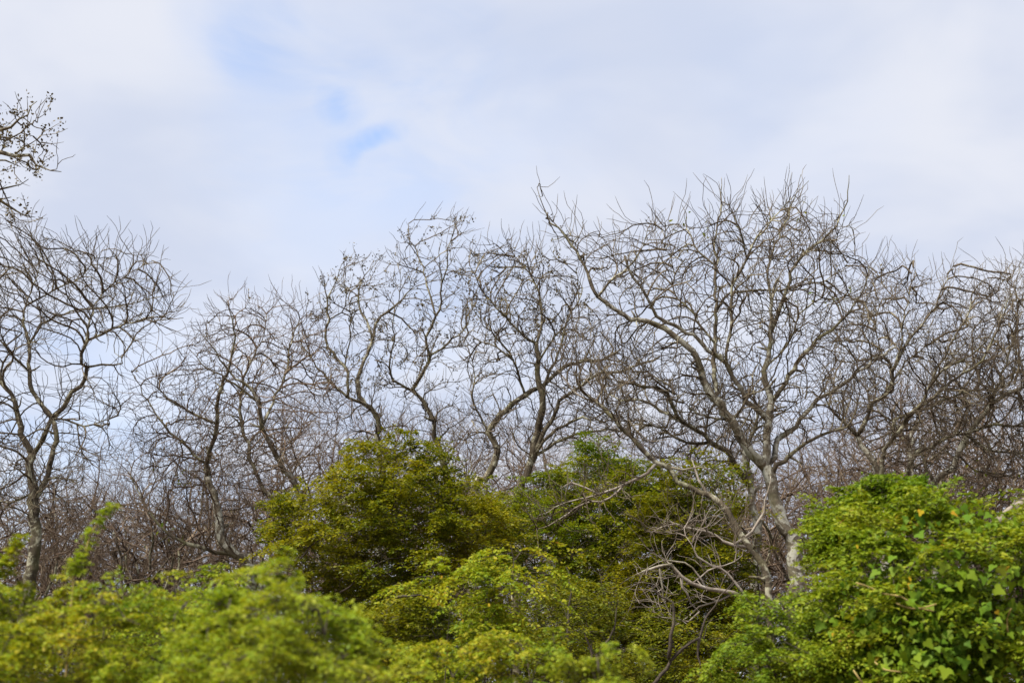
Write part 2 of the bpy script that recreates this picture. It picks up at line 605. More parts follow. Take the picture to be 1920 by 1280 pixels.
def build_ground():
    xs = np.concatenate([np.linspace(-900, -70, 14), np.linspace(-60, 60, 121), np.linspace(70, 900, 14)])
    ys = np.concatenate([np.linspace(-300, -12, 8), np.linspace(-10, 90, 101), np.linspace(100, 1500, 15)])
    X, Yg = np.meshgrid(xs, ys)
    Z = ground_z(X, Yg)
    v = np.stack([X, Yg, Z], -1).reshape(-1, 3)
    nx, ny = len(xs), len(ys)
    i = np.arange(ny - 1)[:, None] * nx + np.arange(nx - 1)[None]
    q = np.stack([i, i + 1, i + nx + 1, i + nx], -1).reshape(-1, 4)
    m, nt, b = mat_base('leaf_litter_soil')
    c = ramp_node(nt, noise_node(nt, 1.4, 8, .7), [(.3, (.07, .05, .032)), (.5, (.14, .10, .065)), (.7, (.20, .16, .10))])
    c2 = ramp_node(nt, noise_node(nt, 14, 5, .7), [(.35, (.55, .5, .45)), (.65, (1.2, 1.15, 1.05))])
    nt.links.new(mix_node(nt, 1.0, c, c2, 'MULTIPLY'), b.inputs['Base Color'])
    b.inputs['Roughness'].default_value = .95
    link('ground', smooth(mesh_from('ground', v, q)), m, kind='structure')


build_ground()


# ------------------------------------------------------------------ trees traced limb by limb
def trace_limbs(root, loc, Y, limbs, rng, step=.2, trunks=1, ground=True, mats=('bark', 'limb'), slope=.45, names=('trunk', 'limb'), wf=.86):
    """limbs: (width at the start, width at the end, [(px, py) ...]); gives back the nodes to grow twigs from"""
    pos, par, rad = [], [], []
    for i, (w0, w1, pts) in enumerate(limbs):
        pts = np.array(pts, float)
        s = np.concatenate([[0], np.cumsum(np.linalg.norm(np.diff(pts, axis=0), axis=1))]) / FPX * Y
        y0, anchor = Y, -1
        if i > 0 and pos:
            P = np.array(pos)
            x, yy, _ = project(P)
            d = np.hypot(x - pts[0, 0], yy - pts[0, 1])
            if i >= trunks or d.min() < 30:
                anchor = int(d.argmin())
                y0 = P[anchor, 1]
                if d.min() < 45: pts[0] = (x[anchor], yy[anchor])
        sl = rng.uniform(-slope, slope) if i >= trunks else rng.uniform(-.06, .06)
        yy = y0 + sl * s + .06 * np.sin(s * 1.7 + rng.uniform(0, 6)) * np.minimum(s, 1)
        w = at(pts[:, 0], pts[:, 1], yy)
        u_ = np.linspace(0, 1, len(pts))
        r = (w0 + (w1 - w0) * u_) * (1 - .62 * np.clip((u_ - .6) / .4, 0, 1) * (i >= trunks) * (w1 <= 5)) * wf / 2 / FPX * yy
        if i < trunks and ground and anchor < 0:
            g = w[0].copy(); g[0] += rng.uniform(-.25, .25); g[2] = float(ground_z(g[0], g[1])) - .15
            mid = (g + w[0]) / 2 + np.array((rng.uniform(-.1, .1), 0, 0))
            w = np.concatenate([[g, mid], w]); r = np.concatenate([[r[0] * 1.5, r[0] * 1.12], r])
        full = np.concatenate([w, r[:, None]], 1)
        c = catmull(full, step * .8)
        c[:, 3] = np.maximum(c[:, 3], .005)
        j = rng.normal(size=(len(c), 3)) * .018 * np.minimum(1, np.arange(len(c)) / 3)[:, None]
        c[:, :3] += j * np.array((1, 1, .6))
        k = 10 if c[:, 3].max() > .07 else 7
        v, f = tube(c[:, :3] - loc, c[:, 3], k, rng, .10)
        if len(c) > 8 and w0 > 6:
            for q in rng.integers(3, len(c) - 3, 2 + len(c) // 12):
                tg = norm(c[q + 1, :3] - c[q - 1, :3])
                sd = norm(np.cross(tg, rng.normal(size=3)) + .5 * tg)
                rr = c[q, 3] * rng.uniform(.3, .5)
                ln = rng.uniform(.08, .30)
                sp = c[q, :3] + sd * np.array([0, .5, 1.])[:, None] * (ln + c[q, 3]) + rng.normal(size=(3, 3)) * .012
                v2, f2 = tube(sp - loc, np.array([rr * 1.4, rr, rr * .7]), 5, rng, .1)
                f = f + [a + len(v) for a in f2]; v = np.concatenate([v, v2])
        nm = names[0] if i < trunks else names[1]
        link(nm, smooth(mesh_from(nm, v, f)), M[mats[0] if i < trunks or w0 > 15 else mats[1]], root)
        b = len(pos)
        for q, p in enumerate(c):
            pos.append(tuple(p[:3])); rad.append(p[3])
            par.append(anchor if q == 0 else b + q - 1)
    return np.array(pos), np.array(par), np.array(rad)


def seed_clumps(root, loc, P, r, fixed, n, rng, box=None, size=.05):
    ok = np.arange(fixed, len(P))
    if box is not None:
        x, y, _ = project(P[ok])
        ok = ok[(x > box[0]) & (x < box[2]) & (y > box[1]) & (y < box[3])]
    if not len(ok): return
    s = np.repeat(P[rng.choice(ok, n)], 7, 0)
    s = s + rng.normal(size=s.shape) * .035
    R = leaf_frames(rng.normal(size=s.shape), rng.normal(size=s.shape), rng)
    link('seed_clump', leaves_mesh('seed_clump', s - loc, R, size * (.7 + .6 * rng.random(len(s))), 'small'), M['seed'], root, 'stuff')


def leaf_tuft(root, loc, px, py, Y, n, rng, mat='leaf_green', spread=.22, size=.085):
    c = at(px, py, Y)
    s = c + rng.normal(size=(n, 3)) * spread * np.array((1.2, .7, .45))
    x = rng.normal(size=(n, 3)); x[:, 2] -= .4
    R = leaf_frames(x, np.tile((0, -.3, 1.), (n, 1)), rng)
    link('leaf_tuft', leaves_mesh('leaf_tuft', s - loc, R, size * (.7 + .6 * rng.random(n)), 'oval'), M[mat], root, 'stuff')


def traced_tree(name, label, Y, limbs, crowns, seed, trunks=1, depth=1.6, natt=1600, step=.19, di=1.3, dk=.33, spurs=1500,
                spur_len=(3, 6), up=.2, group='bare grey-barked trees', cat='tree', tip=.0053, mats=('bark', 'limb'), twig='twig',
                clumps=0, clump_box=None, ground=True, tufts=(), slope=.45, wf=.76, trop=(0, 0, .1), names=('trunk', 'limb'), spur_step=.14, cap=.048):
    if crowns and not name.startswith('fallen'): natt, dk, spurs, step = int(natt * 1.15), dk * .92, int(spurs * .95), step * .95
    rng = np.random.default_rng(seed)
    b = at(limbs[0][2][0][0], limbs[0][2][0][1], Y)
    loc = np.array((b[0], b[1], float(ground_z(b[0], b[1])))) if ground else b
    root = thing(name, loc, label, cat, group)
    P, par, rad = trace_limbs(root, loc, Y, limbs, rng, trunks=trunks, ground=ground, mats=mats, slope=slope, names=names, wf=wf)
    fixed = len(P)
    if crowns:
        A = np.concatenate([volume_sample(c, Y, depth, int(natt * f), rng) for f, c in crowns])
        P, par = colonize(P, par, A, step, di, dk, rng, trop=trop)
        P, par = add_spurs(P, par, fixed, spurs, rng, spur_len, spur_step, up)
        r = pipe_radii(P, par, tip, cap=cap)
        link('crown', wood_mesh('crown', P - loc, par, r, fixed), M[twig], root, 'stuff')
        if clumps: seed_clumps(root, loc, P, r, fixed, clumps, rng, clump_box)
    for px, py, n in tufts: leaf_tuft(root, loc, px, py, Y, n, rng)
    return root


# big forked tree at the left edge
traced_tree('bare_tree', 'forked bare tree at the left edge with S-bent limbs and a wide flat crown', 26,
    [(36, 22, [(50, 1131), (58, 1067), (66, 1004), (63, 940), (62, 920), (58, 897), (57, 855)]),
     (17, 7, [(57, 855), (37, 802), (27, 754), (11, 727), (-16, 706), (-50, 690), (-90, 640)]),
     (16, 12, [(57, 855), (80, 823), (93, 786)]),
     (17, 13, [(64, 940), (74, 924), (90, 887), (94, 855), (109, 828), (101, 796), (93, 775)]),
     (14, 4, [(93, 780), (69, 743), (56, 711), (56, 669), (53, 632), (45, 605), (52, 560), (75, 500), (70, 450)]),
     (14, 5, [(93, 780), (117, 765), (135, 738), (159, 714), (162, 690), (151, 680), (157, 648), (180, 632), (212, 616), (250, 603), (300, 600), (345, 595)]),
     (7, 3, [(93, 790), (127, 786), (159, 799), (190, 790), (223, 780)]),
     (8, 4, [(64, 930), (32, 937), (0, 940), (-50, 935)]),
     (8, 3, [(162, 690), (190, 684), (230, 680), (216, 660)]),
     (7, 3, [(53, 640), (90, 600), (150, 580), (210, 575), (280, 560), (330, 545)]),
     (7, 3, [(56, 700), (20, 660), (-20, 610), (-60, 560)]),
     (6, 3, [(157, 648), (170, 600), (185, 560), (230, 520), (285, 490)]),
     (6, 3, [(60, 580), (110, 540), (150, 520), (190, 470)])],
    [(1.0, [(-200, 440), (0, 425), (60, 420), (120, 470), (150, 455), (250, 480), (310, 510), (340, 590), (290, 640), (200, 660), (120, 620), (40, 700), (-60, 720), (-200, 700)]),
     (.42, [(60, 770), (110, 690), (200, 690), (230, 760), (200, 860), (120, 960), (0, 980), (-100, 900), (-100, 760)])],
    21, wf=.68, mats=('limb', 'limb'), natt=2000, spurs=2100, depth=1.9, up=.05, trop=(.05, 0, -.02))

# boughs that come in at the upper left from a nearer tree
traced_tree('bare_tree', 'nearer bare tree whose seed-clumped boughs reach in at the upper left edge', 20,
    [(40, 26, [(-330, 1150), (-320, 980), (-300, 800), (-280, 620)]),
     (18, 5, [(-280, 640), (-220, 480), (-150, 360), (-70, 310), (0, 288), (26, 291), (52, 292), (71, 311), (94, 321), (114, 321)]),
     (14, 4, [(-280, 620), (-240, 420), (-140, 290), (-60, 255), (0, 243), (22, 240), (41, 225), (60, 199), (67, 188)]),
     (8, 4, [(-60, 310), (-20, 300), (10, 302), (36, 312)]),
     (12, 4, [(-230, 500), (-140, 430), (-60, 380), (0, 376), (22, 390), (41, 405), (67, 405)]),
     (6, 3, [(-40, 378), (0, 356), (22, 349), (56, 337)]),
     (5, 3, [(-30, 265), (10, 262), (40, 250), (62, 255)]),
     (5, 3, [(26, 291), (45, 275), (70, 262)])],
    [(1.0, [(-330, 100), (-100, 120), (0, 195), (60, 188), (85, 215), (78, 265), (112, 300), (110, 322), (60, 330), (40, 380), (75, 410), (40, 425), (-40, 420), (-330, 480)])],
    22, natt=380, spurs=300, depth=1.2, clumps=120, clump_box=(-40, 170, 130, 430), step=.16, di=1.0, dk=.26, spur_len=(2, 4), spur_step=.11, up=.3)

# dense tree left of the middle
traced_tree('bare_tree', 'dense twiggy bare tree with upswept stems left of the olive shrub', 28,
    [(26, 16, [(474, 1066), (446, 1044), (417, 1008), (410, 961), (399, 926), (388, 893)]),
     (15, 5, [(388, 893), (388, 868), (395, 845), (403, 821), (406, 764), (410, 739), (424, 699), (440, 650), (436, 600), (425, 565)]),
     (18, 5, [(575, 960), (554, 908), (532, 879), (510, 839), (492, 800), (485, 757), (464, 724), (431, 699), (405, 660), (375, 625)]),
     (12, 6, [(464, 1055), (440, 1040), (402, 1033), (338, 1012), (309, 994), (280, 960)]),
     (12, 5, [(520, 960), (507, 929), (489, 908), (470, 860), (455, 800), (450, 740), (470, 680), (490, 640), (500, 590)]),
     (8, 3, [(399, 870), (360, 850), (310, 800), (270, 740), (246, 700)]),
     (8, 3, [(492, 800), (520, 740), (540, 680), (550, 620), (580, 580)]),
     (8, 3, [(403, 800), (350, 770), (310, 740), (285, 720)]),
     (7, 3, [(485, 757), (440, 720), (390, 690), (360, 660)])],
    [(1.0, [(244, 700), (290, 720), (330, 680), (362, 620), (420, 565), (480, 565), (540, 565), (600, 600), (640, 700), (640, 860), (590, 960), (470, 1040), (340, 1020), (280, 900), (250, 800)])],
    23, trunks=1, natt=2400, spurs=2300, depth=1.9, dk=.27, up=.12, twig='twig_far', cap=.04, tip=.0045, wf=.74, clumps=90, spur_step=.12, tufts=((352, 885, 8), (362, 902, 8), (322, 1000, 10)))

# clumpy tree
traced_tree('bare_tree', 'open bare tree with zigzag stems knotted by dark seed clumps behind the olive shrub', 30,
    [(18, 13, [(715, 900), (712, 860), (710, 806), (710, 787), (695, 765), (679, 752), (671, 713)]),
     (11, 5, [(710, 800), (695, 763), (652, 744), (632, 728), (613, 709), (597, 689), (574, 658), (560, 620)]),
     (10, 5, [(652, 738), (652, 701), (634, 674), (617, 650), (609, 631), (617, 599), (613, 572), (617, 549), (628, 529), (640, 496)]),
     (12, 5, [(671, 713), (683, 674), (699, 635), (705, 607), (714, 592), (738, 576), (754, 560), (765, 545), (781, 537)]),
     (8, 3, [(699, 635), (691, 611), (679, 588), (671, 556), (676, 529), (691, 506), (701, 486)]),
     (18, 11, [(850, 930), (824, 850), (812, 791), (793, 752), (773, 732)]),
     (8, 3, [(773, 732), (750, 720), (734, 705), (730, 674), (738, 642), (735, 600), (750, 560), (750, 500)]),
     (12, 4, [(773, 732), (789, 705), (805, 678), (806, 666), (801, 631), (812, 603), (824, 580), (826, 549), (828, 517), (824, 486), (824, 451)]),
     (5, 3, [(826, 530), (838, 500), (840, 467), (847, 439), (863, 404)]),
     (7, 3, [(818, 590), (812, 570), (804, 545), (797, 521), (789, 490), (777, 463), (765, 439), (767, 418)]),
     (8, 3, [(806, 670), (828, 654), (851, 635), (875, 611), (885, 570)]),
     (5, 3, [(640, 690), (660, 600), (652, 560)]),
     (5, 2.5, [(617, 600), (640, 585), (650, 560), (645, 520)])],
    [(.8, [(545, 640), (590, 570), (622, 500), (650, 480), (690, 485), (730, 520), (762, 440), (790, 480), (822, 445), (862, 405), (872, 500), (890, 600), (860, 720), (800, 800), (640, 830), (590, 760)]),
     (.35, [(600, 740), (700, 720), (880, 720), (880, 860), (640, 860)])],
    24, wf=.62, mats=('limb', 'limb'), trunks=1, natt=900, spurs=1000, depth=1.5, di=1.1, dk=.34, spur_len=(2, 5), clumps=520, clump_box=(560, 400, 900, 740), up=.25, spur_step=.13)

# centre tree
traced_tree('bare_tree', 'bare tree in the middle with a straight trunk and an S-curved twin stem', 28,
    [(26, 12, [(975, 930), (985, 900), (1001, 840), (1011, 780), (1015, 737), (1007, 701), (1011, 670), (1007, 643)]),
     (23, 8, [(885, 925), (910, 900), (926, 870), (929, 845), (925, 828), (914, 811), (930, 787), (949, 768), (984, 740), (1019, 721), (1046, 697), (1070, 682), (1093, 676), (1124, 676), (1160, 660)]),
     (8, 4, [(984, 740), (972, 705), (960, 674), (940, 640), (900, 600), (880, 560)]),
     (8, 4, [(1007, 643), (984, 631), (960, 604), (930, 575), (900, 540), (880, 500)]),
     (8, 4, [(1007, 643), (1015, 600), (1010, 550), (990, 510), (965, 480)]),
     (9, 4, [(1015, 737), (1030, 700), (1040, 680), (1054, 635), (1070, 584), (1093, 550), (1080, 500)]),
     (13, 6, [(1005, 850), (1019, 815), (1038, 780), (1050, 752), (1070, 735), (1093, 721), (1117, 702), (1156, 698), (1195, 686), (1240, 670)]),
     (10, 5, [(1003, 860), (1030, 815), (1058, 796), (1093, 784), (1108, 788), (1106, 800), (1092, 800)]),
     (10, 5, [(1000, 862), (1042, 831), (1078, 815), (1117, 807), (1155, 806), (1190, 812)]),
     (7, 3, [(1011, 680), (1035, 640), (1060, 610), (1100, 590)]),
     (6, 3, [(960, 674), (930, 650), (900, 640), (870, 620)]),
     (7, 3, [(918, 815), (900, 780), (885, 740), (890, 690), (870, 640)])],
    [(1.0, [(862, 480), (900, 460), (960, 450), (1020, 470), (1060, 530), (1130, 600), (1200, 680), (1180, 740), (1060, 750), (960, 740), (880, 730), (845, 660), (880, 590)]),
     (.4, [(860, 740), (1000, 740), (1200, 720), (1180, 840), (1060, 850), (880, 850)])],
    25, wf=.66, mats=('limb', 'limb'), trunks=2, natt=1700, spurs=1600, depth=1.8, dk=.3, clumps=330, clump_box=(870, 450, 1120, 640), up=.22, spur_len=(2, 5))

# the largest tree
traced_tree('bare_tree', 'tallest bare tree, pale spotted trunk forking into long limbs above the vine bush', 23,
    [(40, 30, [(1489, 1032), (1474, 995), (1459, 957), (1451, 924), (1443, 900), (1436, 876)]),
     (30, 10, [(1436, 876), (1406, 848), (1394, 822), (1369, 787), (1350, 759), (1331, 733), (1321, 712), (1319, 694), (1307, 670), (1280, 643), (1249, 615), (1214, 600), (1179, 596), (1151, 580), (1124, 557)]),
     (10, 3, [(1124, 557), (1106, 529), (1097, 498), (1073, 459), (1046, 428), (1026, 404), (1015, 373), (1009, 348)]),
     (24, 8, [(1436, 876), (1439, 822), (1444, 787), (1445, 755), (1437, 717), (1434, 694), (1441, 670), (1446, 642), (1446, 612), (1448, 570), (1460, 520)]),
     (17, 7, [(1444, 787), (1439, 785), (1420, 764), (1399, 752), (1390, 731), (1378, 710), (1362, 682), (1341, 666), (1319, 647), (1301, 628), (1277, 616), (1252, 605), (1233, 592), (1214, 557), (1190, 520), (1170, 480)]),
     (14, 5, [(1444, 757), (1464, 731), (1481, 705), (1495, 680), (1521, 651), (1560, 616), (1590, 590), (1620, 540), (1630, 500)]),
     (18, 7, [(1440, 880), (1453, 858), (1455, 825), (1474, 813), (1493, 799), (1497, 785), (1514, 769), (1532, 748), (1569, 728), (1612, 697), (1647, 670), (1680, 650)]),
     (15, 6, [(1440, 888), (1455, 872), (1472, 865), (1490, 841), (1511, 830), (1535, 818), (1558, 808), (1590, 800)]),
     (9, 4, [(1369, 785), (1392, 766), (1399, 750), (1411, 740), (1429, 733), (1450, 728)]),
     (8, 4, [(1404, 840), (1415, 806), (1434, 794), (1458, 780), (1481, 766), (1510, 745)]),
     (8, 4, [(1365, 785), (1345, 785), (1326, 780), (1298, 768), (1270, 740)]),
     (14, 7, [(1335, 740), (1345, 735), (1339, 690), (1340, 643), (1343, 584), (1339, 525), (1343, 486), (1339, 455)]),
     (6, 3, [(1339, 460), (1350, 400), (1354, 370), (1352, 334)]),
     (10, 4, [(1352, 672), (1362, 640), (1372, 600), (1374, 537), (1401, 486), (1417, 447), (1440, 424), (1475, 380), (1517, 340)]),
     (12, 4, [(1446, 620), (1463, 572), (1479, 525), (1499, 486), (1530, 459), (1553, 439), (1577, 408), (1590, 361), (1591, 328)]),
     (8, 3, [(1448, 570), (1440, 520), (1450, 470), (1470, 420), (1490, 370), (1500, 330)]),
     (8, 3, [(1343, 584), (1370, 550), (1430, 545), (1490, 540), (1560, 520), (1600, 480)]),
     (7, 3, [(1339, 500), (1310, 470), (1290, 430), (1280, 385)]),
     (7, 3, [(1339, 640), (1300, 590), (1270, 560), (1260, 500), (1240, 430)]),
     (6, 3, [(1401, 486), (1390, 440), (1375, 400), (1360, 370)]),
     (8, 3, [(1124, 557), (1150, 520), (1190, 490), (1215, 430)]),
     (6, 3, [(1446, 690), (1480, 640), (1500, 590), (1540, 560), (1600, 560), (1640, 545)])],
    [(1.0, [(1010, 375), (1040, 425), (1100, 430), (1150, 455), (1220, 430), (1285, 420), (1330, 430), (1360, 385), (1420, 400), (1490, 370), (1540, 430), (1585, 380), (1600, 460), (1640, 500), (1660, 570), (1640, 640), (1560, 680), (1480, 700), (1330, 620), (1240, 600), (1150, 560), (1080, 500)]),
     (.5, [(1130, 570), (1330, 620), (1480, 700), (1640, 650), (1640, 740), (1500, 840), (1380, 850), (1250, 760), (1160, 690)])],
    26, wf=.68, natt=2400, spurs=2200, depth=1.9, dk=.27, step=.17, up=.2, spur_len=(2, 6), clumps=60, tufts=((1325, 425, 9), (1297, 415, 4), (1525, 567, 10), (1548, 562, 8), (1527, 418, 4), (1490, 398, 4)))

# second stem of the same clump, a little behind
traced_tree('bare_tree', 'slim pale bare tree standing close left of the tallest tree trunk', 25,
    [(22, 15, [(1420, 1010), (1411, 957), (1406, 912), (1399, 880), (1399, 857), (1403, 830)]),
     (15, 6, [(1405, 905), (1387, 881), (1369, 850), (1331, 827), (1305, 806), (1280, 794), (1263, 768), (1249, 738), (1230, 726), (1200, 724), (1160, 715)]),
     (9, 4, [(1280, 794), (1240, 770), (1200, 750), (1150, 745), (1110, 700)]),
     (9, 4, [(1331, 827), (1290, 830), (1250, 810), (1210, 790)]),
     (8, 4, [(1403, 830), (1420, 780), (1410, 720), (1425, 660)])],
    [(1.0, [(1090, 690), (1200, 690), (1300, 740), (1400, 700), (1460, 760), (1420, 880), (1300, 890), (1180, 830)])],
    27, natt=800, spurs=700, depth=1.6, dk=.3)

# leaning tree
traced_tree('leaning_bare_tree', 'grey bare tree leaning far left with a long bleached drooping bough', 20.5,
    [(18, 8, [(1440, 1090), (1402, 1025), (1384, 1002), (1369, 969), (1350, 942), (1327, 927), (1297, 916), (1275, 901), (1252, 879), (1230, 867), (1204, 841), (1185, 819), (1167, 799), (1143, 775), (1116, 752), (1093, 732)]),
     (9, 3, [(1230, 867), (1215, 886), (1185, 901), (1155, 916), (1125, 927), (1084, 935), (1040, 950), (1010, 965)]),
     (6, 2.5, [(1170, 910), (1140, 935), (1110, 942), (1080, 950), (1046, 976), (1009, 993), (1004, 1012)]),
     (10, 4, [(1400, 1030), (1376, 1021), (1354, 1014), (1327, 995), (1297, 991), (1267, 984), (1245, 984), (1219, 999)]),
     (8, 4, [(1390, 1020), (1410, 995), (1429, 957), (1438, 920), (1445, 880)]),
     (8, 3, [(1327, 927), (1310, 900), (1300, 875), (1296, 860)]),
     (6, 3, [(1245, 875), (1280, 880), (1310, 875), (1340, 885)]),
     (6, 3, [(1116, 752), (1080, 740), (1050, 700), (1030, 660)]),
     (6, 3, [(1125, 925), (1100, 915), (1070, 905), (1050, 915)])],
    [(.5, [(1030, 640), (1120, 690), (1180, 760), (1200, 820), (1120, 810), (1060, 740)]),
     (.5, [(1010, 960), (1100, 915), (1200, 880), (1220, 900), (1120, 955), (1010, 1000)]),
     (.5, [(1210, 980), (1300, 960), (1390, 1010), (1330, 1030), (1240, 1020)])],
    28, natt=420, spurs=330, depth=.8, mats=('limb', 'dead'), twig='twig', slope=.25, step=.15, di=.8, dk=.22)

traced_tree('fallen_dead_branch', 'bleached fallen dead branch spreading crooked twigs low in front of the olive thicket', 19.5,
    [(14, 8, [(1400, 1122), (1376, 1111), (1350, 1106), (1327, 1100), (1297, 1092), (1279, 1081), (1256, 1062), (1235, 1058), (1210, 1075)]),
     (8, 5, [(1285, 1088), (1279, 1100), (1286, 1111), (1296, 1130), (1309, 1145)]),
     (8, 4, [(1402, 1089), (1365, 1074), (1335, 1059), (1309, 1044), (1297, 1025), (1285, 1005)]),
     (6, 3, [(1376, 1111), (1350, 1125), (1310, 1138), (1270, 1170), (1230, 1190)]),
     (6, 3, [(1309, 1145), (1290, 1165), (1260, 1160), (1240, 1155)]),
     (6, 3, [(1327, 1100), (1300, 1065), (1270, 1050), (1230, 1055), (1205, 1078)]),
     (6, 3, [(1237, 1085), (1245, 1120), (1255, 1150), (1290, 1170)]),
     (5, 3, [(1297, 1092), (1330, 1070), (1360, 1060), (1390, 1040)])],
    [(1.0, [(1180, 1070), (1230, 1000), (1300, 965), (1390, 1000), (1400, 1110), (1310, 1150), (1240, 1190), (1190, 1180)])],
    29, natt=90, spurs=110, depth=.6, tip=.004, wf=.66, mats=('dead', 'dead'), twig='twig_dead', ground=False, cat='branch', group=None, slope=.15, step=.12, di=.7, dk=.2, names=('main_stem', 'side_branch'), up=.0, spur_step=.1)

# right-hand trees
traced_tree('bare_tree', 'bare tree right of the tallest one, dark stems fanning to the right', 27,
    [(24, 14, [(1661, 1000), (1661, 952), (1656, 911), (1642, 882), (1630, 856), (1615, 834), (1607, 817)]),
     (13, 5, [(1607, 817), (1630, 776), (1632, 759), (1654, 744), (1671, 727), (1676, 698), (1669, 681), (1654, 665), (1640, 620), (1650, 560)]),
     (14, 5, [(1657, 905), (1654, 863), (1659, 841), (1676, 819), (1695, 795), (1729, 756), (1741, 730), (1758, 703), (1782, 684), (1816, 669), (1850, 640), (1880, 580)]),
     (10, 4, [(1690, 800), (1700, 778), (1736, 756), (1775, 723), (1809, 698), (1831, 686), (1853, 660), (1870, 619), (1885, 580), (1905, 541), (1912, 490)]),
     (10, 4, [(1665, 800), (1676, 788), (1707, 776), (1744, 764), (1761, 752), (1799, 740), (1828, 732), (1879, 726), (1930, 715)]),
     (10, 4, [(1607, 817), (1586, 795), (1565, 776), (1551, 749), (1540, 720)]),
     (8, 3, [(1674, 700), (1713, 627), (1737, 600), (1760, 560), (1776, 525), (1790, 486)]),
     (7, 3, [(1654, 744), (1690, 690), (1720, 660), (1750, 640)]),
     (7, 3, [(1676, 698), (1690, 640), (1700, 570), (1715, 500)]),
     (7, 3, [(1741, 730), (1780, 650), (1810, 600), (1830, 540), (1850, 520)])],
    [(1.0, [(1560, 610), (1620, 530), (1680, 505), (1720, 520), (1790, 515), (1830, 545), (1860, 520), (1915, 490), (1930, 600), (1930, 720), (1800, 800), (1700, 880), (1600, 830), (1530, 740)])],
    30, wf=.68, natt=2100, spurs=2000, depth=1.9, dk=.28, up=.16, trop=(.16, 0, .06), clumps=60)

traced_tree('bare_tree', 'bare tree at the right edge with a pale bent trunk behind the vine bush', 28.5,
    [(20, 8, [(1745, 960), (1749, 919), (1751, 902), (1782, 880), (1797, 851), (1811, 827), (1819, 805), (1853, 766), (1882, 742), (1920, 725), (1970, 690), (2010, 640)]),
     (13, 6, [(1700, 900), (1715, 851), (1744, 839), (1782, 817), (1821, 810), (1865, 795), (1920, 800), (1970, 790)]),
     (10, 4, [(1751, 902), (1740, 880), (1730, 860), (1725, 830)]),
     (8, 4, [(1853, 766), (1880, 700), (1900, 640), (1910, 580), (1940, 520)]),
     (8, 4, [(1815, 820), (1850, 840), (1900, 850), (1950, 845)]),
     (7, 3, [(1797, 851), (1830, 880), (1880, 890), (1930, 900)])],
    [(.72, [(1760, 680), (1840, 590), (1900, 515), (1960, 490), (2080, 520), (2100, 800), (2000, 900), (1800, 920), (1720, 860)])],
    31, wf=.68, natt=2100, spurs=1900, trop=(.18, 0, .03), up=.12, depth=1.9, dk=.28, tufts=((1850, 882, 8), (1845, 928, 14), (1868, 938, 10)))

traced_tree('bare_tree', 'small dark-stemmed bare tree between the right-hand pale trunk and the vine bush', 32,
    [(16, 9, [(1700, 1000), (1705, 940), (1712, 890), (1706, 840), (1718, 790)]),
     (8, 3, [(1706, 845), (1680, 800), (1650, 770), (1630, 730)]),
     (8, 3, [(1712, 880), (1760, 850), (1800, 800), (1850, 770)])],
    [(1.0, [(1560, 800), (1640, 740), (1740, 720), (1850, 740), (1900, 820), (1850, 920), (1700, 950), (1580, 900)])],
    32, natt=900, spurs=900, depth=1.6, dk=.28, twig='twig_far')


# ------------------------------------------------------------------ trees behind, built once and copied
def wild_tree(name, label, cat, group, h, spread, nforks, seed, natt, spurs, low=.34, tip=.0040, trunk_r=.12, jit=.28, inertia=.7):
    rng = np.random.default_rng(seed)
    root = thing(name, (0, 0, 0), label, cat, group)
    pos, par = [], []
    lean = rng.uniform(-.5, .5, 2)
    stems = []
    for i in range(nforks):
        a = i / nforks * 6.283 + rng.uniform(-.5, .5)
        o = np.array((math.cos(a), math.sin(a))) * spread * (rng.uniform(.35, .6) if trunk_r > .08 else rng.uniform(.5, 1.15))
        hh = h * rng.uniform(.72, .92)
        f = low * h * rng.uniform(.6, 1.1) if trunk_r > .08 else h * .05
        base = np.array((lean[0] * f / h, lean[1] * f / h, f)) if i else np.array((0, 0, -.15))
        p = [base]
        if i == 0: p += [np.array((lean[0] * .2, lean[1] * .2, low * h * .6))]
        e = np.array((o[0] + lean[0], o[1] + lean[1], hh))
        for t in (.35, .7):
            q = base + (e - base) * t + rng.normal(size=3) * np.array((.3, .3, .15)) * max(h / 10, .8)
            q[:2] *= 1 + .2 * (t < .5)
            p.append(q)
        p.append(e)
        c = catmull(np.array(p), .2)
        c += rng.normal(size=c.shape) * .02
        r0 = trunk_r if i == 0 else trunk_r * .55
        r = np.linspace(r0, .02, len(c))
        v, fc = tube(c, r, 7, rng, .06)
        nm = 'trunk' if i == 0 else 'limb'
        link(nm, smooth(mesh_from(nm, v, fc)), M['bark' if i == 0 else 'limb'], root)
        b = len(pos)
        anchor = -1
        if i and pos: anchor = int(np.linalg.norm(np.array(pos) - c[0], axis=1).argmin())
        for q in range(len(c)):
            pos.append(tuple(c[q])); par.append(anchor if q == 0 else b + q - 1)
    fixed = len(pos)
    u = norm(rng.normal(size=(natt * 2, 3))) * rng.random((natt * 2, 1)) ** (1 / 2.4)
    A = u * np.array((spread, spread, h * (1 - low) * .55)) + np.array((lean[0], lean[1], h * (low + (1 - low) * .47)))
    A = A[A[:, 2] > h * low * .6][:natt]
    P, pr = colonize(pos, par, A, .22, 1.5, .34, rng, maxit=90, jit=jit, inertia=inertia)
    P, pr = add_spurs(P, pr, fixed, spurs, rng, (2, 5), .16, .16)
    r = pipe_radii(P, pr, tip, cap=.05)
    link('crown', wood_mesh('crown', P, pr, r, fixed), M['twig_far'], root, 'stuff')
    return root


def copy_thing(src, loc, rz, sc, label):
    o = src.copy(); COL.objects.link(o)
    o.location = loc; o.rotation_euler = (0, 0, rz); o.scale = (sc, sc, sc); o['label'] = label
    for ch in list(src.children):
        c = ch.copy(); COL.objects.link(c); c.parent = o
        for g in list(ch.children):
            d = g.copy(); COL.objects.link(d); d.parent = c
    return o


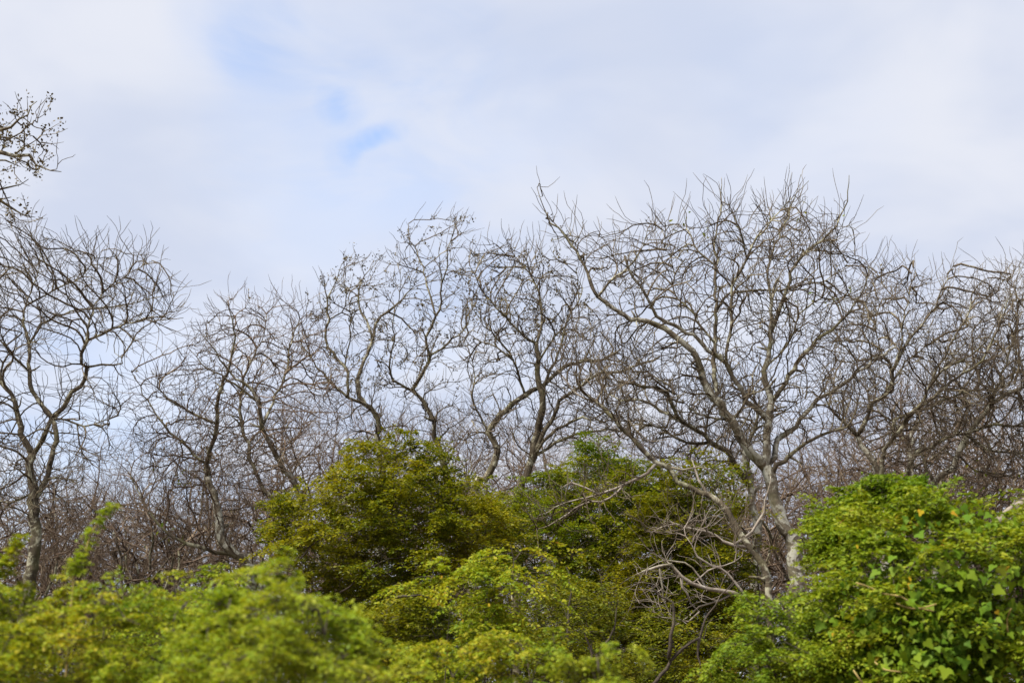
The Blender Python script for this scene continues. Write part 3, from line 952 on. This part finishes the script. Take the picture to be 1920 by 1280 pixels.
def place(src, first, px, Y, top, h0, rz, label):
    x = gxz(px, Y); z = float(ground_z(x, Y))
    sc = ((HORIZON - top) / FPX * Y + 1.8) / h0
    if first:
        src.location = (x, Y, z); src.rotation_euler = (0, 0, rz); src.scale = (sc,) * 3; src['label'] = label
        return src
    return copy_thing(src, (x, Y, z), rz, sc, label)


FAR = 'bare trees standing further back'
protos = [(wild_tree('distant_bare_tree', 'tree', 'tree', FAR, 10, 3.3 + .3 * (i % 3), 4 + i % 3, 50 + i, 1650, 1900), 10.4) for i in range(5)]
far_spots = [(-70, 40, 800, 'far bare tree cut off by the left edge behind the forked tree'),
             (70, 44, 830, 'far bare tree seen between the two stems of the left forked tree'),
             (165, 39, 850, 'far bare tree directly right of the left forked tree trunk'),
             (255, 46, 800, 'far low-crowned bare tree in the gap between the left tree and the dense twiggy one'),
             (330, 38, 790, 'far bare tree behind the left side of the dense twiggy tree'),
             (440, 47, 740, 'far bare tree behind the upswept stems of the dense twiggy tree'),
             (560, 40, 720, 'far bare tree rising above the left shoulder of the olive shrub'),
             (660, 50, 730, 'far bare tree behind the left zigzag stem with seed clumps'),
             (770, 43, 735, 'far bare tree behind the fork of the zigzag tree, above the olive shrub top'),
             (880, 48, 740, 'far bare tree behind the S-curved stem'),
             (980, 42, 750, 'far bare tree behind the straight middle trunk'),
             (1100, 50, 740, 'far bare tree behind the low curling bough of the middle tree'),
             (1210, 41, 750, 'far bare tree behind the top of the leaning tree'),
             (1310, 47, 750, 'far bare tree behind the lower limbs left of the tallest trunk'),
             (1420, 52, 780, 'far bare tree directly behind the fork of the tallest tree'),
             (1530, 43, 790, 'far bare tree in the gap right of the tallest trunk'),
             (1630, 39, 760, 'far bare tree behind the dark fanning stems on the right'),
             (1740, 46, 700, 'far bare tree behind the pale bent trunk on the right'),
             (1830, 39, 690, 'far bare tree crowding the right side above the vine bush'),
             (1935, 43, 640, 'far tall bare tree cut off by the right edge'),
             (2040, 40, 660, 'far bare tree just past the right edge with twigs reaching in')]
for i, (px, Y, top, lab) in enumerate(far_spots):
    src, h0 = protos[i % 5]
    place(src, i < 5, px, Y, top, h0, i * 2.1, lab)

THK = 'leafless thickets under the bare trees'
tp = [(wild_tree('bare_thicket', 'thicket', 'shrub', THK, 4.6, 2.1, 7, 80 + i, 1500, 2000, low=.05, trunk_r=.032, tip=.0042, jit=.5, inertia=.45), 4.7) for i in range(3)]
thk_spots = [(-20, 30, 950, 'brown leafless thicket at the foot of the left edge'),
             (120, 33, 930, 'brown leafless thicket right of the left forked trunk'),
             (225, 31, 960, 'brown leafless thicket behind the tall leafy shoot'),
             (320, 34, 940, 'brown leafless thicket below the gap left of the dense twiggy tree'),
             (430, 33, 930, 'brown leafless thicket round the foot of the dense twiggy tree'),
             (545, 34, 930, 'brown leafless thicket behind the left end of the olive shrub'),
             (900, 35, 900, 'brown leafless thicket between the olive shrub and the green shrub'),
             (1080, 34, 900, 'brown leafless thicket behind the green shrub'),
             (1290, 35, 890, 'brown leafless thicket behind the leaning trunk'),
             (1560, 33, 860, 'brown leafless thicket right of the tallest trunk'),
             (1660, 35, 850, 'brown leafless thicket at the foot of the dark fanning stems'),
             (1770, 31, 880, 'brown leafless thicket above the middle of the vine bush'),
             (1870, 33, 850, 'brown leafless thicket above the right end of the vine bush'),
             (1970, 32, 860, 'brown leafless thicket at the right edge behind the pale log')]
for i, (px, Y, top, lab) in enumerate(thk_spots):
    src, h0 = tp[i % 3]
    place(src, i < 3, px, Y, top, h0, i * 1.7, lab)


# ------------------------------------------------------------------ leafy shrubs
def shrub(name, label, Y, depth, poly, stems, seed, natt, n_spray, m, L, size, mat, leaf='oval', cat='shrub', group=None, step=.17, di=1.0, dk=.24,
          droop=.35, out=(0, -.25, .35), horiz=1.0, singles=0, cell=16, flat=1.0, face=None, stem_mat='stem', extra=(), limbs=(), vine=None, yellow=0, rnd=120, ranks=8):
    rng = np.random.default_rng(seed)
    bx = float(np.mean([s[0] for s in stems]))
    x = gxz(bx, Y)
    loc = np.array((x, Y, float(ground_z(x, Y))))
    root = thing(name, loc, label, cat, group)
    pos, par = [], []
    for sx, (tx, ty), w in stems:
        yb = Y + rng.uniform(-.4, .4) * depth
        g = at(sx, HORIZON - 10, yb); g[2] = float(ground_z(g[0], yb)) - .1
        e = at(tx, ty, Y + rng.uniform(-.4, .4) * depth)
        md = (g + e) / 2 + rng.normal(size=3) * .12
        c = catmull(np.array([g, md, e]), .17); c += rng.normal(size=c.shape) * .012
        r = np.linspace(w, w * .1, len(c)) / 2 / FPX * Y
        v, f = tube(c - loc, r, 7, rng, .06)
        link('stem', smooth(mesh_from('stem', v, f)), M[stem_mat], root)
        b = len(pos)
        for q in range(len(c)):
            pos.append(tuple(c[q])); par.append(-1 if q == 0 else b + q - 1)
    for w0, w1, pts in limbs:
        pts = np.array(pts, float)
        yy = Y - depth * .8 + rng.uniform(-.2, .2) * np.arange(len(pts)) / len(pts)
        c = catmull(np.concatenate([at(pts[:, 0], pts[:, 1], yy), (np.linspace(w0 * .85, w1 * .3, len(pts)) / 2 / FPX * Y)[:, None]], 1), .1)
        c[:, :3] += rng.normal(size=(len(c), 3)) * .01
        v, f = tube(c[:, :3] - loc, c[:, 3], 6, rng, .08)
        link('branch', smooth(mesh_from('branch', v, f)), M[stem_mat], root)
    fixed = len(pos)
    A = volume_sample(poly, Y, depth, natt, rng, rnd, .27 * L * FPX / Y)
    P, pr = colonize(pos, par, A, step, di, dk, rng, trop=(0, -.02, .06), maxit=110)
    r = pipe_radii(P, pr, .004, cap=.03)
    link('branches', wood_mesh('branches', P - loc, pr, r, fixed), M[stem_mat], root, 'stuff')
    thin = np.nonzero(r[fixed:] < .012)[0] + fixed
    nch = np.bincount(pr[pr >= 0], minlength=len(P))
    wt = np.where(nch[thin] == 0, 2.2, 1.0)
    _, py, f = project(P[thin])
    # leaf sprays: a curved, drooping axis with shorter and shorter side shoots in one flattened plane
    nf = n_spray
    base = rng.choice(thin, nf, replace=nf > len(thin), p=wt / wt.sum())
    pdir = norm(P[base] - P[np.maximum(pr[base], 0)])
    ax = norm(pdir * np.array((.9, .9, .5)) + horiz * rng.normal(size=(nf, 3)) * np.array((.75, .6, .22)) + np.array(out))
    FL = L * (.55 + .75 * rng.random(nf))
    lat = norm(np.cross(ax, norm(np.array((0, 0, 1.)) + .35 * rng.normal(size=(nf, 3)))))
    b0 = P[base] + rng.normal(size=(nf, 3)) * L * .12 - ax * FL[:, None] * .25
    K = 2 * ranks
    tt = (np.arange(K) // 2 + .7) / ranks
    sg = np.where(np.arange(K) % 2 == 0, 1., -1.)
    ctr = b0[:, None] + ax[:, None] * (FL[:, None] * tt)[..., None] + np.array((0, 0, -1.)) * (droop * FL[:, None] * tt ** 2)[..., None]
    tan = norm(ax[:, None] + np.array((0, 0, -2.)) * (droop * tt)[None, :, None])
    dd = tan * .75 + lat[:, None] * (sg * .75)[None, :, None] + .16 * rng.normal(size=(nf, K, 3))
    src_p = ctr.reshape(-1, 3); d = norm(dd.reshape(-1, 3))
    Ls = (.46 * FL[:, None] * (1.08 - .8 * tt)[None] * (.75 + .5 * rng.random((nf, K)))).ravel()
    drop_some = rng.random(len(Ls)) > .08
    src_p, d, Ls = src_p[drop_some], d[drop_some], Ls[drop_some]
    axis0, axis1 = b0, ctr[:, -1]
    lp, lR, ls = sprays(src_p, d, Ls, m, size, rng, droop * .7, flat, None if face is None else np.array(face))
    # the shoot each row of leaves sits on
    q0, q1 = axis0, axis1
    v, fq = segs_mesh(q0 - loc, q1 - loc, np.full(nf, .0035), np.full(nf, .0018), ax, norm(axis1 - axis0))
    link('shoots', smooth(mesh_from('shoots', v, fq)), M[stem_mat], root, 'stuff')
    pick = frontmost(lp, cell, singles, rng) if singles else np.zeros(0, int)
    for i in pick: leaf_object(root, lR[i], lp[i] - loc, ls[i], leaf, M[mat])
    keep = np.ones(len(lp), bool); keep[pick] = False
    link('foliage', leaves_mesh('foliage', lp[keep] - loc, lR[keep], ls[keep], leaf), M[mat], root, 'stuff')
    for nv, vs, vmat, vsing, vpoly in (vine or ()):
        B = volume_sample(vpoly, Y - depth * .25, depth, nv * 3, rng, rnd)
        # keep leaves that hang on the outside: prefer the near half
        o = np.argsort(B[:, 1] + rng.normal(size=len(B)) * depth * .35)[:nv]
        B = B[o]
        xx = np.stack([rng.normal(size=nv) * .7, -.35 + .25 * rng.normal(size=nv), -.75 + .3 * rng.normal(size=nv)], 1)
        R = leaf_frames(xx, np.tile((0, -.35, .85), (nv, 1)), rng, .75)
        s = vs * np.clip(np.exp(.38 * rng.normal(size=nv)), .45, 2.0)
        fr = frontmost(B, 20, vsing, rng)
        for i in fr: leaf_object(root, R[i], B[i] - loc, s[i], 'vine', M[vmat])
        keep = np.ones(nv, bool); keep[fr] = False
        link('vine_foliage', leaves_mesh('vine_foliage', B[keep] - loc, R[keep], s[keep], 'vine'), M[vmat], root, 'stuff')
    for (px, py_, s, kind) in (yellow or ()):
        p = at(px, py_, Y - depth * .95)
        R = leaf_frames(np.array([[rng.normal() * .5, -.3, -.8]]), np.array([[0, -.8, .6]]), rng, .3)[0]
        leaf_object(root, R, p - loc, s * .6, kind, M['leaf_yellow'], 'yellowed dying leaf')
    return root


HEDGE = 'leafy roadside shrubs in front'
MID = 'leafy shrubs among the tree trunks'
shrub('olive_shrub', 'large rounded olive-yellow small-leaved shrub left of the middle, tallest leafy one', 20, 1.5,
      [(490, 970), (530, 930), (590, 915), (615, 880), (645, 860), (650, 820), (700, 812), (750, 830), (800, 812), (850, 832), (845, 880), (900, 910), (960, 945), (965, 1010), (900, 1090), (850, 1200), (760, 1300), (640, 1200), (560, 1090), (495, 1060)],
      [(700, (700, 1100), 22), (640, (570, 1010), 16), (660, (530, 1030), 14), (790, (840, 1040), 16), (740, (740, 960), 16)], 101, 2600, 1050, 6, 0.62, 0.064, 'leaf_olive', leaf='small', group=MID,
      limbs=[(4, 2, [(640, 1110), (700, 1060), (760, 1040)]), (4, 2, [(560, 1050), (600, 1010), (660, 1000), (700, 1010)])])
shrub('green_shrub', 'darker green shrub behind the bleached drooping bough, right of the olive one', 24, 1.6,
      [(870, 960), (930, 925), (1000, 905), (1040, 865), (1100, 822), (1165, 835), (1215, 880), (1260, 930), (1250, 1010), (1160, 1090), (1050, 1120), (960, 1100), (890, 1030)],
      [(1010, (1000, 1040), 18), (1130, (1140, 1000), 18), (1070, (1080, 960), 14)], 102, 1600, 650, 6, 0.62, 0.066, 'leaf_green', leaf='small', group=MID)
shrub('olive_thicket', 'dull olive thicket with dark bent stems behind the fallen dead branch', 21.6, .9,
      [(1110, 1040), (1180, 985), (1225, 915), (1290, 868), (1365, 862), (1400, 885), (1410, 980), (1425, 1060), (1440, 1240), (1380, 1340), (1100, 1340), (1040, 1250), (1050, 1140)],
      [(1130, (1130, 1180), 14), (1250, (1240, 1120), 14), (1330, (1350, 1100), 14), (1410, (1420, 1020), 14)], 103, 2300, 1080, 6, 0.62, 0.066, 'leaf_olive', leaf='small', group=MID, dk=.2)
shrub('dark_stemmed_shrub', 'sparse shrub with black bent stems and few dull leaves below the fallen branch', 18, .9,
      [(1180, 1180), (1250, 1140), (1330, 1150), (1400, 1180), (1400, 1340), (1180, 1340)],
      [(1262, (1270, 1230), 12), (1330, (1330, 1220), 10)], 104, 450, 130, 5, 0.5, 0.056, 'leaf_dull', leaf='small', group=MID,
      limbs=[(9, 4, [(1256, 1230), (1258, 1190), (1262, 1156), (1260, 1130), (1237, 1115), (1222, 1092), (1218, 1075)]),
             (9, 4, [(1222, 1285), (1249, 1250), (1279, 1212), (1312, 1194), (1324, 1160), (1350, 1120), (1372, 1090)]),
             (7, 4, [(1312, 1194), (1310, 1230), (1318, 1280)])])
shrub('tangled_shrub', 'tangled half-bare shrub with thin dark stems below the green shrub', 16.5, .9,
      [(980, 1110), (1050, 1070), (1130, 1085), (1190, 1150), (1190, 1340), (960, 1340), (960, 1200)],
      [(1110, (1105, 1180), 12), (1070, (1065, 1160), 12), (1150, (1150, 1180), 10)], 105, 800, 200, 5, 0.5, 0.054, 'leaf_dull', leaf='small', group=MID,
      limbs=[(10, 5, [(1118, 1290), (1110, 1257), (1110, 1224), (1099, 1194), (1090, 1170)]),
             (10, 4, [(1085, 1280), (1070, 1220), (1066, 1170), (1070, 1110), (1062, 1060)]),
             (8, 4, [(1110, 1257), (1130, 1215), (1150, 1180), (1160, 1120)])])
shrub('mixed_shrub', 'olive and yellow shrub low in the middle under the large olive one', 14.5, .9,
      [(650, 1160), (720, 1120), (800, 1110), (870, 1130), (900, 1180), (900, 1340), (640, 1340)],
      [(720, (720, 1200), 12), (820, (820, 1180), 12), (900, (910, 1220), 12)], 106, 1200, 300, 6, 0.46, 0.05, 'leaf_olive', leaf='small', group=MID,
      limbs=[(6, 3, [(740, 1120), (770, 1114), (800, 1118), (815, 1130)])])

# right: the vine-covered bush and its neighbours
shrub('vine_covered_bush', 'big bright green bush smothered in lobed vine leaves at the lower right', 11.5, 1.0,
      [(1545, 1085), (1585, 1015), (1630, 970), (1690, 945), (1735, 905), (1800, 912), (1870, 940), (1925, 955), (2000, 915), (2080, 945), (2080, 1420), (1540, 1420), (1530, 1180)],
      [(1700, (1700, 1100), 14), (1800, (1800, 1080), 16), (1900, (1920, 1080), 14), (1980, (2000, 1080), 12)], 107, 2100, 760, 6, 0.42, 0.054, 'leaf_small', group=HEDGE,
      singles=160, vine=[(2100, .047, 'leaf_vine', 220, [(1570, 1200), (1620, 1120), (1700, 1080), (1800, 1090), (1860, 1150), (1880, 1400), (1550, 1400)]),
            (1400, .050, 'leaf_vine', 80, [(1540, 1150), (1600, 1040), (1690, 970), (1780, 940), (1920, 980), (2060, 960), (2060, 1400), (1540, 1400)])], rnd=150,
      yellow=[(1727, 957, .085, 'vine'), (1785, 960, .09, 'vine'), (1708, 1095, .08, 'vine'), (1876, 1062, .07, 'vine'), (1892, 1060, .09, 'oval'), (1647, 1227, .09, 'vine'), (1562, 1185, .05, 'oval'), (1868, 1145, .07, 'vine'), (1606, 1020, .06, 'oval'), (1704, 1080, .07, 'oval'), (1627, 1205, .06, 'oval'), (1770, 1010, .05, 'oval')])
shrub('vine_mound', 'bright green mound of climbing foliage hugging the foot of the tallest trunk', 13.0, .8,
      [(1515, 975), (1550, 925), (1600, 905), (1650, 908), (1660, 960), (1650, 1040), (1600, 1120), (1540, 1090), (1525, 1020)],
      [(1560, (1560, 1000), 14), (1600, (1600, 980), 12)], 108, 800, 260, 6, 0.4, 0.048, 'leaf_small', group=HEDGE, singles=160, rnd=90)
shrub('climbing_vine', 'upright lobe of bright vine topping the bush between two bare trunks', 12.3, .4,
      [(1672, 960), (1680, 920), (1690, 888), (1720, 898), (1742, 915), (1725, 935), (1722, 990), (1690, 1010)],
      [(1700, (1702, 960), 10)], 109, 160, 40, 6, 0.26, 0.046, 'leaf_vine', cat='vine', group=HEDGE, singles=90, rnd=50, step=.1, di=.6, dk=.14)
shrub('feathery_bush', 'light green bush of drooping feathery sprays left of the vine-covered bush', 11.5, .8,
      [(1325, 1245), (1380, 1190), (1380, 1140), (1440, 1100), (1505, 1085), (1580, 1080), (1620, 1150), (1620, 1420), (1330, 1420)],
      [(1430, (1440, 1180), 12), (1520, (1520, 1150), 12)], 110, 800, 340, 7, 0.42, 0.042, 'leaf_small', group=HEDGE, singles=260, droop=.5, rnd=110)

# front, nearest to the road
shrub('drooping_shrub', 'yellow-green shrub with drooping sprays in front of the green shrub', 13, .7,
      [(850, 1070), (900, 1005), (950, 985), (985, 1010), (1000, 1050), (1065, 1065), (1060, 1100), (990, 1120), (960, 1180), (1000, 1220), (960, 1340), (830, 1340), (850, 1200)],
      [(910, (910, 1140), 12), (960, (960, 1120), 10)], 111, 560, 130, 7, 0.44, 0.044, 'leaf_hedge', group=HEDGE, singles=200, droop=.55, rnd=100,
      yellow=[(828, 1078, .05, 'oval'), (868, 1160, .05, 'oval'), (916, 1130, .06, 'oval'), (915, 1210, .06, 'oval')])
shrub('arching_spray', 'single arching light green spray reaching left above the mixed shrub', 12.5, .3,
      [(745, 1078), (770, 1070), (815, 1085), (860, 1100), (840, 1130), (800, 1108)],
      [(850, (845, 1120), 8)], 112, 70, 12, 7, 0.34, 0.042, 'leaf_hedge', group=HEDGE, singles=60, droop=.5, rnd=40, step=.1, di=.6, dk=.14)
shrub('low_front_shrub', 'low yellow-green shrub along the bottom edge in the middle', 9.5, .7,
      [(560, 1300), (640, 1235), (720, 1212), (800, 1240), (860, 1235), (930, 1190), (1000, 1185), (1050, 1225), (1110, 1275), (1130, 1420), (560, 1420)],
      [(700, (700, 1280), 12), (850, (850, 1270), 12), (990, (990, 1240), 12)], 113, 900, 190, 7, 0.34, 0.035, 'leaf_hedge', group=HEDGE, singles=300, droop=.45, rnd=80)
shrub('leafy_spray', 'soft bright green spray poking up from the bottom edge right of the middle', 7.5, .3,
      [(1050, 1290), (1110, 1240), (1160, 1215), (1222, 1207), (1210, 1235), (1150, 1262), (1120, 1300), (1180, 1420), (1040, 1420)],
      [(1110, (1130, 1260), 8)], 114, 160, 34, 7, 0.26, 0.032, 'leaf_hedge_bright', group=HEDGE, singles=100, droop=.4, rnd=50, step=.1, di=.5, dk=.12)
shrub('olive_hedge', 'yellow-olive leafy shrub filling the lower left corner', 8, .7,
      [(-120, 1080), (-20, 1060), (40, 1065), (70, 1100), (110, 1085), (200, 1070), (260, 1095), (330, 1085), (400, 1115), (440, 1190), (440, 1420), (-120, 1420)],
      [(40, (40, 1200), 12), (180, (180, 1180), 12), (320, (320, 1180), 12), (-60, (-60, 1200), 12)], 115, 1500, 380, 7, 0.3, 0.031, 'leaf_hedge', group=HEDGE, singles=300, droop=.4, rnd=90, step=.13, di=.8, dk=.18)
shrub('back_hedge', 'olive shrub with arched flat sprays behind the lower left hedge', 11, .6,
      [(200, 1125), (260, 1095), (320, 1075), (370, 1072), (450, 1085), (500, 1130), (500, 1250), (200, 1250)],
      [(300, (300, 1160), 10), (420, (420, 1150), 10)], 116, 420, 90, 7, 0.36, 0.036, 'leaf_hedge', group=HEDGE, singles=160, droop=.45, rnd=80)
shrub('bright_shrub', 'brightest soft yellow-green rounded shrub near the bottom left of the middle', 6.8, .6,
      [(320, 1220), (380, 1150), (440, 1095), (490, 1056), (520, 1075), (560, 1095), (620, 1088), (650, 1120), (660, 1170), (700, 1200), (710, 1300), (660, 1420), (320, 1420)],
      [(430, (430, 1180), 12), (520, (520, 1160), 12), (610, (610, 1190), 12)], 117, 1100, 330, 7, 0.27, 0.028, 'leaf_hedge_bright', group=HEDGE, singles=300, droop=.4, rnd=90, step=.12, di=.7, dk=.16)
def leafy_shoot(label, Y, pts, r0, mat, seed):
    rng = np.random.default_rng(seed)
    pts = np.array(pts, float)
    w = at(pts[:, 0], pts[:, 1], Y + .04 * np.arange(len(pts)))
    g = w[0].copy(); g[2] = float(ground_z(g[0], g[1])) - .1
    c = catmull(np.concatenate([[g], w]), .03)
    loc = np.array((g[0], g[1], g[2] + .1))
    root = thing('leafy_shoot', loc, label, 'shoot', 'upright leafy shoots')
    v, f = tube(c - loc, np.linspace(.012, .003, len(c)), 6, rng, .05)
    link('stem', smooth(mesh_from('stem', v, f)), M['vine_stem'], root)
    z0 = w[0][2] - .12
    top = c[c[:, 2] > z0]
    n = 150
    k = rng.integers(0, len(top), n)
    t = k / len(top)
    a = rng.uniform(0, 6.283, n)
    d = norm(np.stack([np.cos(a), np.sin(a), .35 + .3 * rng.normal(size=n)], 1))
    L = r0 * (1.15 - .75 * t) * (.6 + .7 * rng.random(n))
    lp, lR, ls = sprays(top[k], d, L, 5, .036, rng, .35)
    pick = frontmost(lp, 12, 60, rng)
    for i in pick: leaf_object(root, lR[i], lp[i] - loc, ls[i], 'oval', M[mat])
    keep = np.ones(len(lp), bool); keep[pick] = False
    link('foliage', leaves_mesh('foliage', lp[keep] - loc, lR[keep], ls[keep], 'oval'), M[mat], root, 'stuff')


M['vine_stem'] = twig_mat('vine_stem', (.16, .12, .03), (.26, .19, .06), (.36, .26, .09))
leafy_shoot('tall slim leafy shoot leaning right above the lower left hedge', 8, [(134, 1130), (148, 1070), (160, 1030), (176, 990), (195, 965), (212, 948)], .085, 'leaf_hedge_bright', 118)
leafy_shoot('short leafy shoot at the left edge above the hedge', 8, [(-10, 1130), (8, 1075), (26, 1035), (42, 1005)], .10, 'leaf_hedge', 119)

UND = 'low leafy undergrowth below the bare trees'
und_src = shrub('undergrowth_shrub', 'proto', 28, 1.3, [(700, 1330), (720, 1220), (800, 1160), (900, 1130), (1000, 1140), (1100, 1180), (1180, 1240), (1200, 1330), (1180, 1440), (720, 1440)],
                [(860, (860, 1250), 9), (960, (960, 1230), 10), (1060, (1060, 1260), 9)], 130, 1000, 420, 6, 0.6, 0.075, 'leaf_dull', leaf='small', group=MID)
und_src['group'] = UND
for i, (px, Y, sc, lab) in enumerate([(40, 25, .95, 'low dull green undergrowth at the foot of the left forked tree'),
                                      (330, 26, 1.0, 'low dull green undergrowth glimpsed behind the lower left hedge'),
                                      (600, 27, .95, 'low dull green undergrowth behind the brightest front shrub'),
                                      (860, 29, 1.0, 'low dull green undergrowth behind the mixed olive shrub'),
                                      (1130, 29, 1.05, 'low dull green undergrowth behind the tangled half-bare shrub'),
                                      (1420, 28, 1.05, 'low dull green undergrowth behind the feathery bush'),
                                      (1680, 28, 1.05, 'low dull green undergrowth behind the vine mound'),
                                      (1930, 27, 1.0, 'low dull green undergrowth behind the right end of the vine bush')]):
    x = gxz(px, Y)
    lc = (x, Y, float(ground_z(x, Y)))
    if i == 0:
        und_src.location = lc; und_src.scale = (sc,) * 3; und_src['label'] = lab; und_src.rotation_euler = (0, 0, .3)
    else:
        copy_thing(und_src, lc, i * 1.3, sc, lab)


def vine_runner(px, Y, label_root):
    """bare yellowish vine stems looping over the leaves"""
    rng = np.random.default_rng(7)
    for pts in px:
        pts = np.array(pts, float)
        w = at(pts[:, 0], pts[:, 1], Y + rng.uniform(-.05, .05, len(pts)))
        c = catmull(w, .05)
        v, f = tube(c - np.array(label_root.location), np.full(len(c), .006), 5, rng, .05)
        link('vine_runner', smooth(mesh_from('vine_runner', v, f)), M['vine_stem'], label_root)


vb = bpy.data.objects['vine_covered_bush']
vine_runner([[(1605, 1092), (1630, 1100), (1655, 1112), (1690, 1118), (1720, 1138), (1750, 1145)],
             [(1680, 1130), (1700, 1138), (1725, 1140), (1755, 1132)],
             [(1640, 1240), (1660, 1255), (1700, 1260), (1720, 1268)],
             [(1890, 1185), (1888, 1160), (1896, 1140)], [(1600, 1255), (1610, 1270), (1625, 1290)]], 10.45, vb)

# pale log lying up in the right-hand bush
rt = np.random.default_rng(3)
lg = at(1880, 970, 12.6)
log = thing('fallen_log', tuple(lg), 'pale bleached log sticking out of the vine bush at the right edge', 'log')
pts = at(np.array([1835, 1862, 1885, 1905, 1940]), np.array([1010, 986, 966, 951, 930]), 12.6)
c = catmull(np.concatenate([pts, np.array([[.045], [.043], [.042], [.04], [.038]])], 1), .05)
v, f = tube(c[:, :3] - lg, c[:, 3], 10, rt, .05)
link('log_stem', smooth(mesh_from('log_stem', v, f)), M['dead'], log)
v, f = tube(at(np.array([1890, 1898, 1902]), np.array([962, 950, 938]), 12.55) - lg, np.array([.014, .011, .006]), 6, rt, .05)
link('stub', smooth(mesh_from('stub', v, f)), M['dead'], log)
